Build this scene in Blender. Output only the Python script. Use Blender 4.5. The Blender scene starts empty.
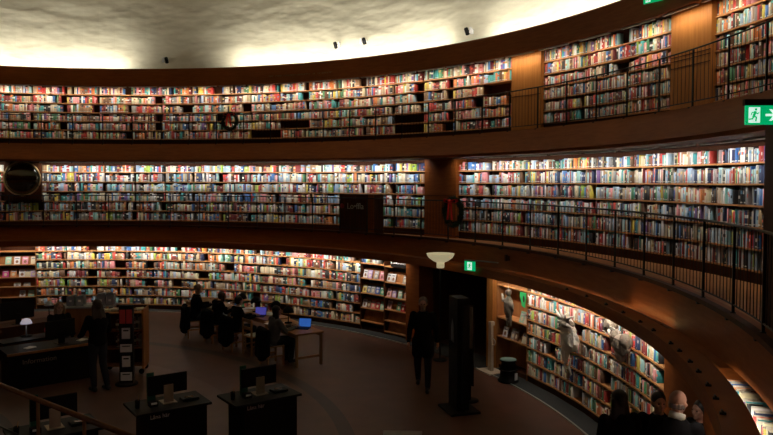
import bpy, bmesh, math, random
import numpy as np
from mathutils import Vector, Matrix, Euler

S = bpy.context.scene
COL = S.collection
PI = math.pi

# ------------------------------------------------------------------ camera, world, exposure
CAM_Y, CAM_Z, YAW, PITCH, ROLL, FPX, SHIFT = -13.236, 4.096, 0.75209, 0.037555, 0.00303, 701.6, -8.75
cam = bpy.data.cameras.new('camera')
cam.sensor_width = 36.0
cam.lens = FPX / 773 * 36
cam.shift_y = SHIFT / 773
cam.clip_start = 0.05
cam_ob = bpy.data.objects.new('camera', cam)
COL.objects.link(cam_ob)
cam_ob.matrix_world = (Matrix.Translation((0, CAM_Y, CAM_Z)) @ Matrix.Rotation(-YAW, 4, 'Z')
                       @ Matrix.Rotation(PI / 2 - PITCH, 4, 'X') @ Matrix.Rotation(ROLL, 4, 'Z'))
S.camera = cam_ob
S.view_settings.view_transform = 'Standard'
S.view_settings.look = 'None'
S.view_settings.gamma = 1.0
S.view_settings.use_curve_mapping = False
S.view_settings.exposure = 0.0
w = bpy.data.worlds.new('world')
S.world = w
w.use_nodes = True
w.node_tree.nodes['Background'].inputs[0].default_value = (1.0, 0.75, 0.55, 1)
w.node_tree.nodes['Background'].inputs[1].default_value = 0.01
BOOK_W = {'top': 6.8, 'mid': 7.4, 'low': 6.2}       # watts of each slim tube lamp over the books
UP_W = 31.0                                          # watts of each trough lamp on the rim
SPOT_W = 26.0

def lamp(name, kind, loc, energy, color, parent=None, size=(1, .05), direction=None, spread=None, angle=None, blend=.5, radius=.03):
    l = bpy.data.lights.new(name, kind)
    l.energy = energy
    l.color = color
    if kind == 'AREA':
        l.shape = 'RECTANGLE'; l.size, l.size_y = size
        if spread: l.spread = spread
    elif kind == 'SPOT':
        l.spot_size = angle; l.spot_blend = blend; l.shadow_soft_size = radius
    else:
        l.shadow_soft_size = radius
    o = bpy.data.objects.new(name, l)
    COL.objects.link(o)
    o.parent = parent
    o.location = loc
    if direction is not None:
        o.rotation_euler = Vector(direction).to_track_quat('-Z', 'Y').to_euler()
    return o

# ------------------------------------------------------------------ helpers
def tag(o, label=None, cat=None, group=None, kind=None):
    if label: o['label'] = label
    if cat: o['category'] = cat
    if group: o['group'] = group
    if kind: o['kind'] = kind
    return o

def empty(name, loc=(0, 0, 0), rz=0.0, label=None, cat=None, group=None):
    o = bpy.data.objects.new(name, None)
    o.empty_display_size = .1
    COL.objects.link(o)
    o.location = loc
    o.rotation_euler = (0, 0, rz)
    return tag(o, label, cat, group)

class MB:
    """collects shapes into one mesh"""
    def __init__(s): s.v = []; s.f = []; s.m = []; s.sm = []
    def add(s, vs, fs, mi=0, smooth=False):
        b = len(s.v)
        s.v += [tuple(x) for x in vs]
        for f in fs:
            s.f.append([b + i for i in f]); s.m.append(mi); s.sm.append(smooth)
        return s
    def box(s, x0, x1, y0, y1, z0, z1, mi=0, M=None):
        vs = [Vector((x, y, z)) for z in (z0, z1) for y in (y0, y1) for x in (x0, x1)]
        if M is not None: vs = [M @ q for q in vs]
        return s.add(vs, [(0, 2, 3, 1), (4, 5, 7, 6), (0, 1, 5, 4), (2, 6, 7, 3), (0, 4, 6, 2), (1, 3, 7, 5)], mi)
    def tube(s, pts, r, n=8, mi=0, closed=False):
        pts = [Vector(p) for p in pts]
        rs = r if isinstance(r, (list, tuple)) else [r] * len(pts)
        vs = []; fs = []
        N = len(pts)
        for i, p in enumerate(pts):
            if closed: t = pts[(i + 1) % N] - pts[i - 1]
            else: t = pts[min(i + 1, N - 1)] - pts[max(i - 1, 0)]
            t.normalize()
            a = Vector((0, 0, 1)) if abs(t.z) < .9 else Vector((1, 0, 0))
            u = t.cross(a).normalized(); v_ = t.cross(u)
            for k in range(n):
                an = 2 * PI * k / n
                vs.append(p + rs[i] * (math.cos(an) * u + math.sin(an) * v_))
        for i in range(N if closed else N - 1):
            j = (i + 1) % N
            for k in range(n):
                l = (k + 1) % n
                fs.append((i * n + k, j * n + k, j * n + l, i * n + l))
        if not closed:
            fs.append(tuple(range(n))); fs.append(tuple((N - 1) * n + k for k in reversed(range(n))))
        return s.add(vs, fs, mi, n > 5)
    def lathe(s, prof, n=24, mi=0, M=None):
        vs = []; fs = []
        for (r, z) in prof:
            for k in range(n):
                a = 2 * PI * k / n
                q = Vector((r * math.cos(a), r * math.sin(a), z))
                vs.append(M @ q if M is not None else q)
        for i in range(len(prof) - 1):
            for k in range(n):
                l = (k + 1) % n
                fs.append((i * n + k, i * n + l, (i + 1) * n + l, (i + 1) * n + k))
        fs.append(tuple(reversed(range(n)))); fs.append(tuple((len(prof) - 1) * n + k for k in range(n)))
        return s.add(vs, fs, mi, True)
    def ell(s, c, r, M=None, n=14, mi=0):
        vs = []; fs = []; m = n // 2
        for i in range(m + 1):
            t = PI * i / m
            for k in range(n):
                a = 2 * PI * k / n
                q = Vector((r[0] * math.sin(t) * math.cos(a), r[1] * math.sin(t) * math.sin(a), r[2] * math.cos(t)))
                if M is not None: q = M @ q
                vs.append(q + Vector(c))
        for i in range(m):
            for k in range(n):
                l = (k + 1) % n
                fs.append((i * n + k, (i + 1) * n + k, (i + 1) * n + l, i * n + l))
        return s.add(vs, fs, mi, True)
    def prism(s, poly, y0, y1, mi=0, M=None):
        """polygon in x,z extruded along y"""
        n = len(poly)
        vs = [Vector((x, y, z)) for y in (y0, y1) for (x, z) in poly]
        if M is not None: vs = [M @ q for q in vs]
        fs = [tuple(range(n)), tuple(reversed(range(n, 2 * n)))]
        fs += [(i, n + i, n + (i + 1) % n, (i + 1) % n) for i in range(n)]
        return s.add(vs, fs, mi)
    def mesh(s, name, mats):
        me = bpy.data.meshes.new(name)
        me.from_pydata([tuple(q) for q in s.v], [], s.f)
        for m in mats: me.materials.append(m)
        me.polygons.foreach_set('material_index', s.m)
        me.polygons.foreach_set('use_smooth', s.sm)
        me.update()
        return me
    def build(s, name, mats, parent=None, bevel=0.0):
        if not isinstance(mats, (list, tuple)): mats = [mats]
        o = bpy.data.objects.new(name, s.mesh(name, mats))
        COL.objects.link(o)
        if parent: o.parent = parent
        if bevel:
            b = o.modifiers.new('bevel', 'BEVEL'); b.width = bevel; b.segments = 2; b.limit_method = 'ANGLE'
        return o

def link_copy(o, parent=None):
    c = o.copy(); COL.objects.link(c)
    if parent: c.parent = parent
    return c
def copy_tree(o, parent=None):
    c = link_copy(o, parent)
    for ch in list(o.children): copy_tree(ch, c)
    return c

def A(a): return math.radians(a)
def P(a, r, z=0.0): return Vector((r * math.sin(A(a)), r * math.cos(A(a)), z))
def RZ(a): return -A(a)                        # turns local +Y to point away from the centre of the hall

def ring(name, prof, a0, a1, mat, step=1.0, label=None, kind='structure', parent=None):
    """closed profile of (radius, z) swept round the hall"""
    full = abs(a1 - a0) >= 359.9
    n = max(2, int(round((a1 - a0) / step)))
    m = MB(); k = len(prof)
    cols = n if full else n + 1
    for i in range(cols):
        a = a0 + (a1 - a0) * i / n
        m.v += [tuple(P(a, r, z)) for (r, z) in prof]
    for i in range(n):
        j = (i + 1) % cols
        for q in range(k):
            p = (q + 1) % k
            m.f.append([i * k + q, i * k + p, j * k + p, j * k + q]); m.m.append(0); m.sm.append(False)
    if not full:
        m.f.append(list(range(k))); m.m.append(0); m.sm.append(False)
        m.f.append([n * k + q for q in reversed(range(k))]); m.m.append(0); m.sm.append(False)
    o = m.build(name, mat, parent)
    if kind: o['kind'] = kind
    if label: o['label'] = label
    return o

# ------------------------------------------------------------------ materials
MATS = {}
def new_mat(name):
    m = bpy.data.materials.new(name); m.use_nodes = True
    nt = m.node_tree
    return m, nt, nt.nodes['Principled BSDF']
def N(nt, kind, **kw):
    n = nt.nodes.new(kind)
    for k, v in kw.items():
        if k in n.inputs: n.inputs[k].default_value = v
        else: setattr(n, k, v)
    return n
def plain(name, col, rough=.5, metal=0.0, var=.12, scale=12.0, emit=None, emit_s=0, trans=0, bump=0.0):
    m, nt, b = new_mat(name)
    b.inputs['Roughness'].default_value = rough
    b.inputs['Metallic'].default_value = metal
    tc = N(nt, 'ShaderNodeTexCoord'); no = N(nt, 'ShaderNodeTexNoise', Scale=scale, Detail=4.0)
    nt.links.new(tc.outputs['Object'], no.inputs['Vector'])
    mx = N(nt, 'ShaderNodeMix', data_type='RGBA')
    c = Vector(col[:3])
    mx.inputs[6].default_value = (*(c * (1 - var)), 1); mx.inputs[7].default_value = (*[min(1, q) for q in c * (1 + var)], 1)
    nt.links.new(no.outputs['Fac'], mx.inputs[0]); nt.links.new(mx.outputs[2], b.inputs['Base Color'])
    if bump:
        bp = N(nt, 'ShaderNodeBump', Strength=bump, Distance=.02)
        nt.links.new(no.outputs['Fac'], bp.inputs['Height']); nt.links.new(bp.outputs[0], b.inputs['Normal'])
    if emit:
        b.inputs['Emission Color'].default_value = (*emit, 1); b.inputs['Emission Strength'].default_value = emit_s
    if trans: b.inputs['Transmission Weight'].default_value = trans
    MATS[name] = m
    return m
def wood(name, c1, c2, rough=.4, scale=(3, 3, .35), radial=False, panel=0.0):
    m, nt, b = new_mat(name)
    b.inputs['Roughness'].default_value = rough
    b.inputs['Specular IOR Level'].default_value = .14
    tc = N(nt, 'ShaderNodeTexCoord'); mp = N(nt, 'ShaderNodeMapping')
    mp.inputs['Scale'].default_value = scale
    no = N(nt, 'ShaderNodeTexNoise', Scale=4.0, Detail=8.0, Distortion=.6)
    n2 = N(nt, 'ShaderNodeTexNoise', Scale=.7, Detail=2.0)
    nt.links.new(tc.outputs['Object'], mp.inputs[0]); nt.links.new(mp.outputs[0], no.inputs['Vector'])
    nt.links.new(tc.outputs['Object'], n2.inputs['Vector'])
    cr = N(nt, 'ShaderNodeValToRGB')
    cr.color_ramp.elements[0].position = .3; cr.color_ramp.elements[0].color = (*c1, 1)
    cr.color_ramp.elements[1].position = .7; cr.color_ramp.elements[1].color = (*c2, 1)
    nt.links.new(no.outputs['Fac'], cr.inputs[0])
    mx = N(nt, 'ShaderNodeMix', data_type='RGBA', blend_type='MULTIPLY'); mx.inputs[0].default_value = .35
    nt.links.new(cr.outputs[0], mx.inputs[6]); nt.links.new(n2.outputs['Fac'], mx.inputs[7])
    nt.links.new(mx.outputs[2], b.inputs['Base Color'])
    bp = N(nt, 'ShaderNodeBump', Strength=.08, Distance=.01)
    nt.links.new(no.outputs['Fac'], bp.inputs['Height']); nt.links.new(bp.outputs[0], b.inputs['Normal'])
    MATS[name] = m
    return m

M_PANEL = wood('mahogany_panel', (.32, .086, .015), (.42, .124, .025), .5, (.6, .6, 5))
M_PIER = wood('pier_veneer', (.50, .19, .042), (.64, .26, .062), .42, (5, 5, .4))
M_SHELF = wood('shelf_wood', (.62, .28, .10), (.78, .38, .15), .5)
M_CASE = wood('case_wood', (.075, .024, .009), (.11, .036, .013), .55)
M_DWOOD = wood('display_wood', (.42, .17, .06), (.55, .24, .085), .45)
M_TABLE = wood('table_birch', (.42, .20, .08), (.55, .28, .12), .4)
M_RAILW = wood('handrail_wood', (.20, .08, .035), (.28, .12, .05), .25)
M_IRON = plain('black_iron', (.012, .010, .009), .45, .3)
M_BLACK = plain('black_laminate', (.007, .006, .006), .6); M_BLACK.node_tree.nodes['Principled BSDF'].inputs['Specular IOR Level'].default_value = .2
M_TEAL = plain('teal_backing', (.02, .06, .065), .6)
M_CARPET = plain('charcoal_mat', (.030, .031, .030), .9, scale=60, bump=.3)
M_EDGE = plain('pale_metal_strip', (.42, .42, .36), .35, .4)
M_CREAM = plain('opal_glass', (.75, .70, .52), .3, emit=(.85, .72, .42), emit_s=.38)
M_GREY = plain('grey_fabric', (.34, .34, .37), .9)
M_WHITE = plain('white_card', (.85, .83, .84), .6)
M_PAPER = plain('crumpled_paper', (.85, .82, .74), .75, bump=.8, scale=9)
M_KRAFT = plain('grey_brown_papier_mache', (.27, .22, .17), .85, bump=.8, scale=9)
M_BRASS = plain('brass', (.75, .55, .28), .35, .7)
M_ALU = plain('beige_metal', (.66, .54, .40), .5, .0)
M_GLASSD = plain('dark_mirror', (.24, .25, .22), .12, 1.0)
M_SKIN = plain('skin', (.50, .27, .19), .5, var=.05)
M_HAIRD = plain('dark_hair', (.018, .012, .009), .5)
M_HAIRB = plain('brown_hair', (.06, .030, .018), .5)
M_HAIRG = plain('grey_hair', (.22, .17, .14), .6)
M_HAIRL = plain('light_hair', (.26, .15, .09), .6)
M_CDARK = plain('black_cloth', (.007, .006, .007), .95); M_CDARK.node_tree.nodes['Principled BSDF'].inputs['Specular IOR Level'].default_value = .15
M_STAND = plain('beige_stand', (.36, .28, .20), .6)
M_CNAVY = plain('dark_trousers', (.016, .017, .024), .85)
M_CGREY = plain('grey_knit', (.13, .12, .12), .9)
M_SHOE = plain('black_leather', (.012, .01, .01), .4)
M_COLLAR = plain('white_cotton', (.62, .60, .54), .8)
M_RED = plain('red_ribbon', (.85, .015, .018), .5)
M_REDC = plain('red_leaflet', (.60, .05, .05), .6)
M_PINE = plain('pine_green', (.016, .035, .014), .8)
M_GREEN = plain('green_card', (.03, .50, .13), .6)
M_GRNP = plain('green_plastic', (.01, .10, .05), .5)
M_CONE = plain('pine_cone', (.12, .055, .025), .8)
M_PHOTO = plain('cream_print', (.60, .50, .38), .6)
M_TEXT = plain('white_lettering', (.72, .70, .68), .6)
M_TEXTG = plain('gold_lettering', (.30, .17, .06), .5)
M_EYE = plain('eye', (.05, .04, .04), .2)
M_TUBE = plain('lamp_housing', (.45, .44, .40), .5)
M_RIBBON = plain('white_bench', (.60, .56, .52), .6)
M_SCRV = plain('violet_screen', (.05, .05, .2), .3, emit=(.16, .14, .75), emit_s=.32)
M_SCRB = plain('blue_screen', (.02, .1, .3), .3, emit=(.05, .22, .85), emit_s=.36)
M_EXITG = plain('exit_green', (.0, .35, .14), .4, emit=(.0, .42, .14), emit_s=.85)
M_EXITW = plain('exit_white', (.7, .8, .75), .4, emit=(.75, 1, .88), emit_s=.9)

# white stucco drum with hand-thrown relief
m, nt, b = new_mat('white_stucco'); M_STUCCO = m
b.inputs['Roughness'].default_value = .9
tc = N(nt, 'ShaderNodeTexCoord'); mp = N(nt, 'ShaderNodeMapping'); mp.inputs['Scale'].default_value = (.8, .8, 2.0)
n1 = N(nt, 'ShaderNodeTexNoise', Scale=.8, Detail=2.5, Roughness=.5, Distortion=.0)
n2 = N(nt, 'ShaderNodeTexNoise', Scale=4.5, Detail=5.0)
nt.links.new(tc.outputs['Object'], mp.inputs[0]); nt.links.new(mp.outputs[0], n1.inputs['Vector']); nt.links.new(mp.outputs[0], n2.inputs['Vector'])
mx = N(nt, 'ShaderNodeMix', data_type='RGBA')
mx.inputs[6].default_value = (.64, .58, .44, 1); mx.inputs[7].default_value = (.80, .75, .60, 1)
nt.links.new(n2.outputs['Fac'], mx.inputs[0]); nt.links.new(mx.outputs[2], b.inputs['Base Color'])
b1 = N(nt, 'ShaderNodeBump', Strength=.9, Distance=.14)
b2 = N(nt, 'ShaderNodeBump', Strength=.12, Distance=.04)
nt.links.new(n1.outputs['Fac'], b1.inputs['Height']); nt.links.new(n2.outputs['Fac'], b2.inputs['Height'])
nt.links.new(b1.outputs[0], b2.inputs['Normal']); nt.links.new(b2.outputs[0], b.inputs['Normal'])

# linoleum floor: red-brown with inlaid rings
m, nt, b = new_mat('linoleum'); M_FLOOR = m
b.inputs['Roughness'].default_value = .42
b.inputs['Specular IOR Level'].default_value = .3
tc = N(nt, 'ShaderNodeTexCoord')
ln = N(nt, 'ShaderNodeVectorMath', operation='LENGTH'); nt.links.new(tc.outputs['Object'], ln.inputs[0])
dv = N(nt, 'ShaderNodeMath', operation='DIVIDE'); dv.inputs[1].default_value = 13.0
nt.links.new(ln.outputs['Value'], dv.inputs[0])
cr = N(nt, 'ShaderNodeValToRGB'); cr.color_ramp.interpolation = 'CONSTANT'
el = cr.color_ramp.elements
BR = (.150, .068, .045, 1); DK = (.055, .034, .030, 1); GY = (.18, .105, .088, 1)
el[0].position = 0; el[0].color = GY
el[1].position = 3.2 / 13; el[1].color = DK
for pos, c in ((3.4, BR), (6.3, GY), (7.0, BR), (8.42, DK), (8.66, BR)):
    e = el.new(pos / 13); e.color = c
nt.links.new(dv.outputs[0], cr.inputs[0])
no = N(nt, 'ShaderNodeTexNoise', Scale=2.2, Detail=6.0); nt.links.new(tc.outputs['Object'], no.inputs['Vector'])
mx = N(nt, 'ShaderNodeMix', data_type='RGBA', blend_type='MULTIPLY'); mx.inputs[0].default_value = .5
nt.links.new(cr.outputs[0], mx.inputs[6]); nt.links.new(no.outputs['Fac'], mx.inputs[7]); nt.links.new(mx.outputs[2], b.inputs['Base Color'])

# book cloth: cover colour and accent come from each book, bands run across the spine
m, nt, b = new_mat('book_cover'); M_BOOK = m
b.inputs['Roughness'].default_value = .5
c1 = N(nt, 'ShaderNodeVertexColor', layer_name='cover'); c2 = N(nt, 'ShaderNodeVertexColor', layer_name='accent')
uv = N(nt, 'ShaderNodeUVMap', uv_map='UVMap'); sp = N(nt, 'ShaderNodeSeparateXYZ'); nt.links.new(uv.outputs[0], sp.inputs[0])
# accent alpha carries the band height
def math_(op, a, b_):
    n = N(nt, 'ShaderNodeMath', operation=op)
    for i, q in enumerate((a, b_)):
        if isinstance(q, (int, float)): n.inputs[i].default_value = q
        else: nt.links.new(q, n.inputs[i])
    return n.outputs[0]
d = math_('ABSOLUTE', math_('SUBTRACT', sp.outputs[1], c2.outputs['Alpha']), 0)
band = math_('LESS_THAN', d, .10)
inside = math_('LESS_THAN', math_('ABSOLUTE', math_('SUBTRACT', sp.outputs[0], .5), 0), .5)
lab = math_('MULTIPLY', math_('LESS_THAN', math_('ABSOLUTE', math_('SUBTRACT', sp.outputs[1], .12), 0), .035), math_('GREATER_THAN', c1.outputs['Alpha'], .5))
mx = N(nt, 'ShaderNodeMix', data_type='RGBA')
nt.links.new(math_('MULTIPLY', band, inside), mx.inputs[0]); nt.links.new(c1.outputs['Color'], mx.inputs[6]); nt.links.new(c2.outputs['Color'], mx.inputs[7])
m3 = N(nt, 'ShaderNodeMix', data_type='RGBA'); m3.inputs[7].default_value = (.75, .72, .66, 1)
nt.links.new(math_('MULTIPLY', lab, inside), m3.inputs[0]); nt.links.new(mx.outputs[2], m3.inputs[6]); nt.links.new(m3.outputs[2], b.inputs['Base Color'])
M_PAGES = plain('page_block', (.62, .56, .44), .8)

# ------------------------------------------------------------------ the hall
def disc(name, r, z, mat, n=96, thick=.2, up=True):
    m = MB(); z0, z1 = (z - thick, z) if up else (z, z + thick)
    m.lathe([(r, z0), (r, z1)], n)
    m.sm = [False] * len(m.sm)
    o = m.build(name, mat); o['kind'] = 'structure'; return o
disc('floor', 17.5, 0, M_FLOOR)
disc('ceiling', 16.6, 15.0, M_STUCCO, up=False)
ring('wall_drum', [(16.15, 7.86), (16.35, 7.86), (16.35, 15.0), (16.15, 15.0)], 0, 360, M_STUCCO, 2)

# ground floor: wall behind the cases, with the doorway left open
for i, (a, b_) in enumerate(((-200, 94.0), (105.9, 160))):
    ring('wall_ground', [(13.16, 0), (13.3, 0), (13.3, 2.42), (13.16, 2.42)], a, b_, M_PANEL, 2)
ring('wall_passage', [(16.4, 0), (16.6, 0), (16.6, 2.42), (16.4, 2.42)], 92, 108, M_CASE, 2)
for a in (94.0, 105.9):
    m = MB(); m.box(-.06, .06, 0, 3.3, 0, 2.42)
    o = m.build('wall_passage_side', M_CASE); o.location = P(a, 13.2); o.rotation_euler.z = RZ(a); o['kind'] = 'structure'
# charcoal mat against the cases and its pale edging
ring('floor_mat', [(12.42, 0.0), (13.2, 0.0), (13.2, .012), (12.42, .012)], -160, 160, M_CARPET, 1.5)
for a, b_ in ((-160, 94.0), (105.9, 160)):
    ring('trim_floor_strip', [(12.385, 0.0), (12.42, 0.0), (12.42, .02), (12.385, .02)], a, b_, M_EDGE, 1)
# middle gallery: wood front, soffit and walkway
ring('trim_middle_gallery_front', [(12.90, 2.15), (13.0, 2.15), (13.06, 2.64), (13.06, 2.70), (12.93, 2.70)], -200, 160, M_PANEL, 1)
ring('trim_middle_gallery_ledge', [(12.86, 2.66), (12.95, 2.66), (12.95, 2.715), (12.86, 2.715)], -200, 160, M_CASE, 1)
ring('floor_middle_gallery', [(13.02, 2.38), (15.25, 2.38), (15.25, 2.55), (13.02, 2.55)], -200, 160, wood('gallery_floor', (.44, .18, .06), (.58, .25, .09), .5), 1.5)
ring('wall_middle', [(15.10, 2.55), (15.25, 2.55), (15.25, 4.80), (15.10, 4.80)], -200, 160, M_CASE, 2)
# lamp canopy hung in front of the ground-floor cases
ring('trim_lamp_canopy', [(12.40, 2.05), (12.44, 2.05), (12.44, 2.20), (12.66, 2.20), (12.66, 2.235), (12.40, 2.235)], 18, 160, M_PANEL, 1)
# top gallery
ring('trim_top_gallery_front', [(13.75, 4.76), (13.85, 4.76), (14.38, 5.30), (14.38, 5.37), (14.25, 5.37), (13.72, 4.82)], -200, 170, M_PANEL, 1)
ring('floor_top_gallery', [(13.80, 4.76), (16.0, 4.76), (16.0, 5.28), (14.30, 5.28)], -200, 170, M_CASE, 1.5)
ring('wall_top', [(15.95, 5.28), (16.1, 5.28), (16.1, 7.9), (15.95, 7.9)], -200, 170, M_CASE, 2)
# rim below the drum
ring('trim_rim', [(15.12, 7.44), (15.26, 7.44), (15.40, 8.02), (15.40, 8.07), (15.24, 8.07), (15.22, 8.00)], 0, 360, M_PANEL, 1)
ring('trim_rim_shelf', [(15.22, 7.62), (16.2, 7.62), (16.2, 7.86), (15.32, 7.86)], 0, 360, M_CASE, 1.5)

def pier(name, a0, a1, r0, r1, z0, z1, mat, seam=None):
    o = ring(name, [(r0, z0), (r1, z0), (r1, z1), (r0, z1)], a0, a1, mat, 1.2)
    return o
pier('wall_pier_top', 96.25, 100.15, 15.48, 15.95, 5.28, 7.62, M_PIER)
pier('wall_pier_top_gallery', 115.75, 120.0, 15.48, 15.95, 5.28, 7.62, M_PIER)
pier('wall_pier_middle', 86.85, 91.5, 14.66, 15.1, 2.55, 4.76, M_PANEL)
pier('wall_pier_clock', 27.6, 32.1, 14.66, 15.1, 3.46, 4.76, M_CASE)
pier('wall_pier_end', 144.3, 147.5, 13.12, 14.9, 2.55, 4.76, M_CASE)
pier('wall_pier_door', 91.75, 94.0, 12.72, 13.2, .0, 2.15, M_PANEL)
pier('door_jamb', 105.7, 106.7, 12.70, 13.2, .0, 2.15, M_PIER)
pier('wall_pier_ground', 134.6, 143.5, 12.78, 13.2, .0, 2.15, M_PANEL)
# thin wainscot seams on the piers
def seam(name, a0, a1, r, z):
    ring(name, [(r - .008, z), (r, z), (r, z + .014), (r - .008, z + .014)], a0, a1, M_CASE, 1.2)
seam('trim_pier', 96.3, 100.1, 15.48, 6.38); seam('trim_pier', 115.8, 119.95, 15.48, 6.38); seam('trim_pier', 86.9, 91.45, 14.66, 3.72)
seam('trim_front', 105, 112, 14.02, 5.11)
for z in (6.52, 6.60): seam('trim_pier', 115.8, 119.95, 15.48, z)

# ------------------------------------------------------------------ bookcases
def num_word(n):
    return ['first', 'second', 'third', 'fourth', 'fifth', 'sixth', 'seventh', 'eighth', 'ninth', 'tenth', 'eleventh', 'twelfth',
            'thirteenth', 'fourteenth', 'fifteenth', 'sixteenth', 'seventeenth', 'eighteenth', 'nineteenth', 'twentieth'][n]
TIERS = {
    'top': dict(r=15.55, z0=5.28, rows=[5.63, 5.94, 6.25, 6.56, 6.88, 7.20], depth=.34, top=7.60, step=.31),
    'mid': dict(r=14.74, z0=2.55, rows=[2.76, 3.09, 3.425, 3.76, 4.095, 4.43], depth=.34, top=4.74, step=.335),
    'low': dict(r=12.80, z0=0.0, rows=[.17, .455, .74, 1.03, 1.31, 1.60, 1.88], depth=.34, top=2.14, step=.285),
}
case_meshes = {}
def bookcase(tier, a0, a1, label, rows=None, top=None, jitter=0.0):
    T = TIERS[tier]; r = T['r']; am = (a0 + a1) / 2
    wdt = 2 * r * math.tan(A(a1 - a0) / 2)
    rows = T['rows'] if rows is None else rows
    top = T['top'] if top is None else top
    key = (tier, round(a1 - a0, 3), tuple(rows), top)
    root = empty('bookcase', P(am, r, T['z0']), RZ(am), label, 'bookcase', {'top': 'bookcases round the top gallery', 'mid': 'bookcases round the middle gallery', 'low': 'bookcases round the ground floor'}[tier])
    z0 = T['z0']; dp = T['depth']; h = wdt / 2
    if key not in case_meshes:
        ms = {}
        ms['back_panel'] = MB().box(-h, h, dp, dp + .02, 0, top - z0).mesh('back_panel', [M_CASE])
        ms['side_l'] = MB().box(-h, -h + .010, 0.05, dp, 0, rows[-1] - z0 + .02).mesh('side_panel', [M_CASE])
        ms['side_r'] = MB().box(h - .010, h, 0.05, dp, 0, rows[-1] - z0 + .02).mesh('side_panel', [M_CASE])
        ms['plinth'] = MB().box(-h, h, .03, dp, 0, rows[0] - z0 - .03).mesh('plinth', [M_CASE])
        ms['shelf'] = MB().box(-h + .002, h - .002, -.004, dp, -.028, 0).mesh('shelf', [M_SHELF])
        case_meshes[key] = ms
    ms = case_meshes[key]
    for k, me in ms.items():
        if k == 'shelf': continue
        o = bpy.data.objects.new(me.name.split('.')[0], me); COL.objects.link(o); o.parent = root
    for z in rows:
        o = bpy.data.objects.new('shelf', ms['shelf']); COL.objects.link(o); o.parent = root
        o.location = (0, 0, z - z0)
    BAYS.append(dict(tier=tier, am=am, w=wdt, rows=list(rows), top=top, label=label, a0=a0, a1=a1, r=r))
    return root
BAYS = []
# top gallery
n = 19; st = (96.2 - 18) / n
for i in range(n):
    bookcase('top', 18 + i * st, 18 + (i + 1) * st, 'top gallery bookcase, %s bay away from the narrow lit wood pier' % num_word(n - 1 - i))
for i in range(3):
    bookcase('top', 100.1 + i * 5.2, 100.1 + (i + 1) * 5.2, 'top gallery bookcase between the two lit piers, %s' % ('beside the farther pier', 'in the middle', 'beside the nearer wide pier')[i])
for i in range(3):
    bookcase('top', 120 + i * 4.6, 120 + (i + 1) * 4.6, 'top gallery bookcase past the wide lit pier, %s bay near the frame edge' % num_word(i))
# middle gallery
for i in range(2):
    bookcase('mid', 18 + i * 4.8, 18 + (i + 1) * 4.8, 'middle gallery bookcase beyond the round mirror, %s bay from it' % num_word(1 - i))
bookcase('mid', 27.6, 32.1, 'low middle gallery bookcase with two rows under the round mirror', rows=TIERS['mid']['rows'][:2], top=3.46)
for i in range(10):
    bookcase('mid', 32.1 + i * 4.08, 32.1 + (i + 1) * 4.08, 'middle gallery bookcase, %s bay from the round mirror pier' % num_word(i))
for i in range(3):
    bookcase('mid', 72.9 + i * 4.65, 72.9 + (i + 1) * 4.65, ('middle gallery bookcase behind the dark cabinet with white lettering', 'middle gallery bookcase next to the dark lettered cabinet', 'middle gallery bookcase touching the far edge of the brown pier')[i])
for i in range(8):
    bookcase('mid', 91.5 + i * 4.725, 91.5 + (i + 1) * 4.725, ('middle gallery bookcase behind the red-bowed wreath beside the brown pier' if i == 0 else 'bright middle gallery bookcase, %s bay past the brown pier' % num_word(i)))
for i in range(3):
    bookcase('mid', 129.3 + i * 5, 129.3 + (i + 1) * 5, 'middle gallery bookcase hidden behind the dark end pier, %s bay' % num_word(i))
# ground floor
for i in range(12):
    bookcase('low', 33.5 + i * 4.175, 33.5 + (i + 1) * 4.175, 'ground floor bookcase, %s bay from the wide display shelves by the doorway' % num_word(11 - i))
for i in range(5):
    bookcase('low', 111.8 + i * 4.56, 111.8 + (i + 1) * 4.56, ('ground floor bookcase next to the recess with the stool', 'ground floor bookcase behind the pale paper sculpture', 'ground floor bookcase between the two hanging sculptures',
             'ground floor bookcase behind the grey heart-shaped sculpture', 'ground floor bookcase against the dark wood wall with people in front')[i])
for i in range(4):
    bookcase('low', 143.5 + i * 4.3, 143.5 + (i + 1) * 4.3, 'ground floor bookcase seen under the gallery edge, %s bay past the wood wall' % num_word(i))

# display cases: face-out shelves
def display(a0, a1, zs, label, back, top=2.14, slope=True, name='display_case', z0=0.0, low_open=0.0):
    r = 12.80; am = (a0 + a1) / 2; h = r * math.tan(A(a1 - a0) / 2)
    root = empty(name, P(am, r, 0), RZ(am), label, 'display case', 'face-out display cases')
    MB().box(-h, h, .34, .36, 0, top).build('back_panel', back, root)
    for sx in (-1, 1): MB().box(min(sx * h, sx * h - sx * .018), max(sx * h, sx * h - sx * .018), 0, .34, 0, top).build('side_panel', M_DWOOD if back is not M_TEAL else M_CASE, root)
    MB().box(-h, h, .05, .34, 0, .10).build('plinth', M_CASE, root)
    for z in zs:
        m = MB(); m.box(-h + .018, h - .018, 0, .34, z - .03, z)
        o = m.build('shelf', M_SHELF, root)
        if slope and z < 1.8:      # sloping rest the books lean on
            m = MB(); m.prism([(0.0, 0), (.02, 0), (.12, .26), (.10, .26)], -h + .03, h - .03, M=Matrix(((0, 1, 0, 0), (1, 0, 0, .10), (0, 0, 1, z), (0, 0, 0, 1))))
            m.build('sloping_rest', M_DWOOD, root)
    return root, r, am, h
D1 = []
for i in range(3):
    D1.append(display(18.2 + i * 5.1, 18.2 + (i + 1) * 5.1, (.42, .75, 1.05, 1.46, 1.88), 'rose-lit display case on the ground floor, %s from the bookcases, pale books face out' % num_word(2 - i), M_CASE))
D2a = display(83.6, 87.65, (.27, .64, 1.05, 1.46, 1.88), 'tall face-out display case with teal backing beside the long bookcases', M_TEAL)
D2b = display(87.65, 91.75, (.10, .40, .70, 1.03, 1.44, 1.86), 'face-out display case next to the doorway pier under white lettering', M_TEAL)
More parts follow.
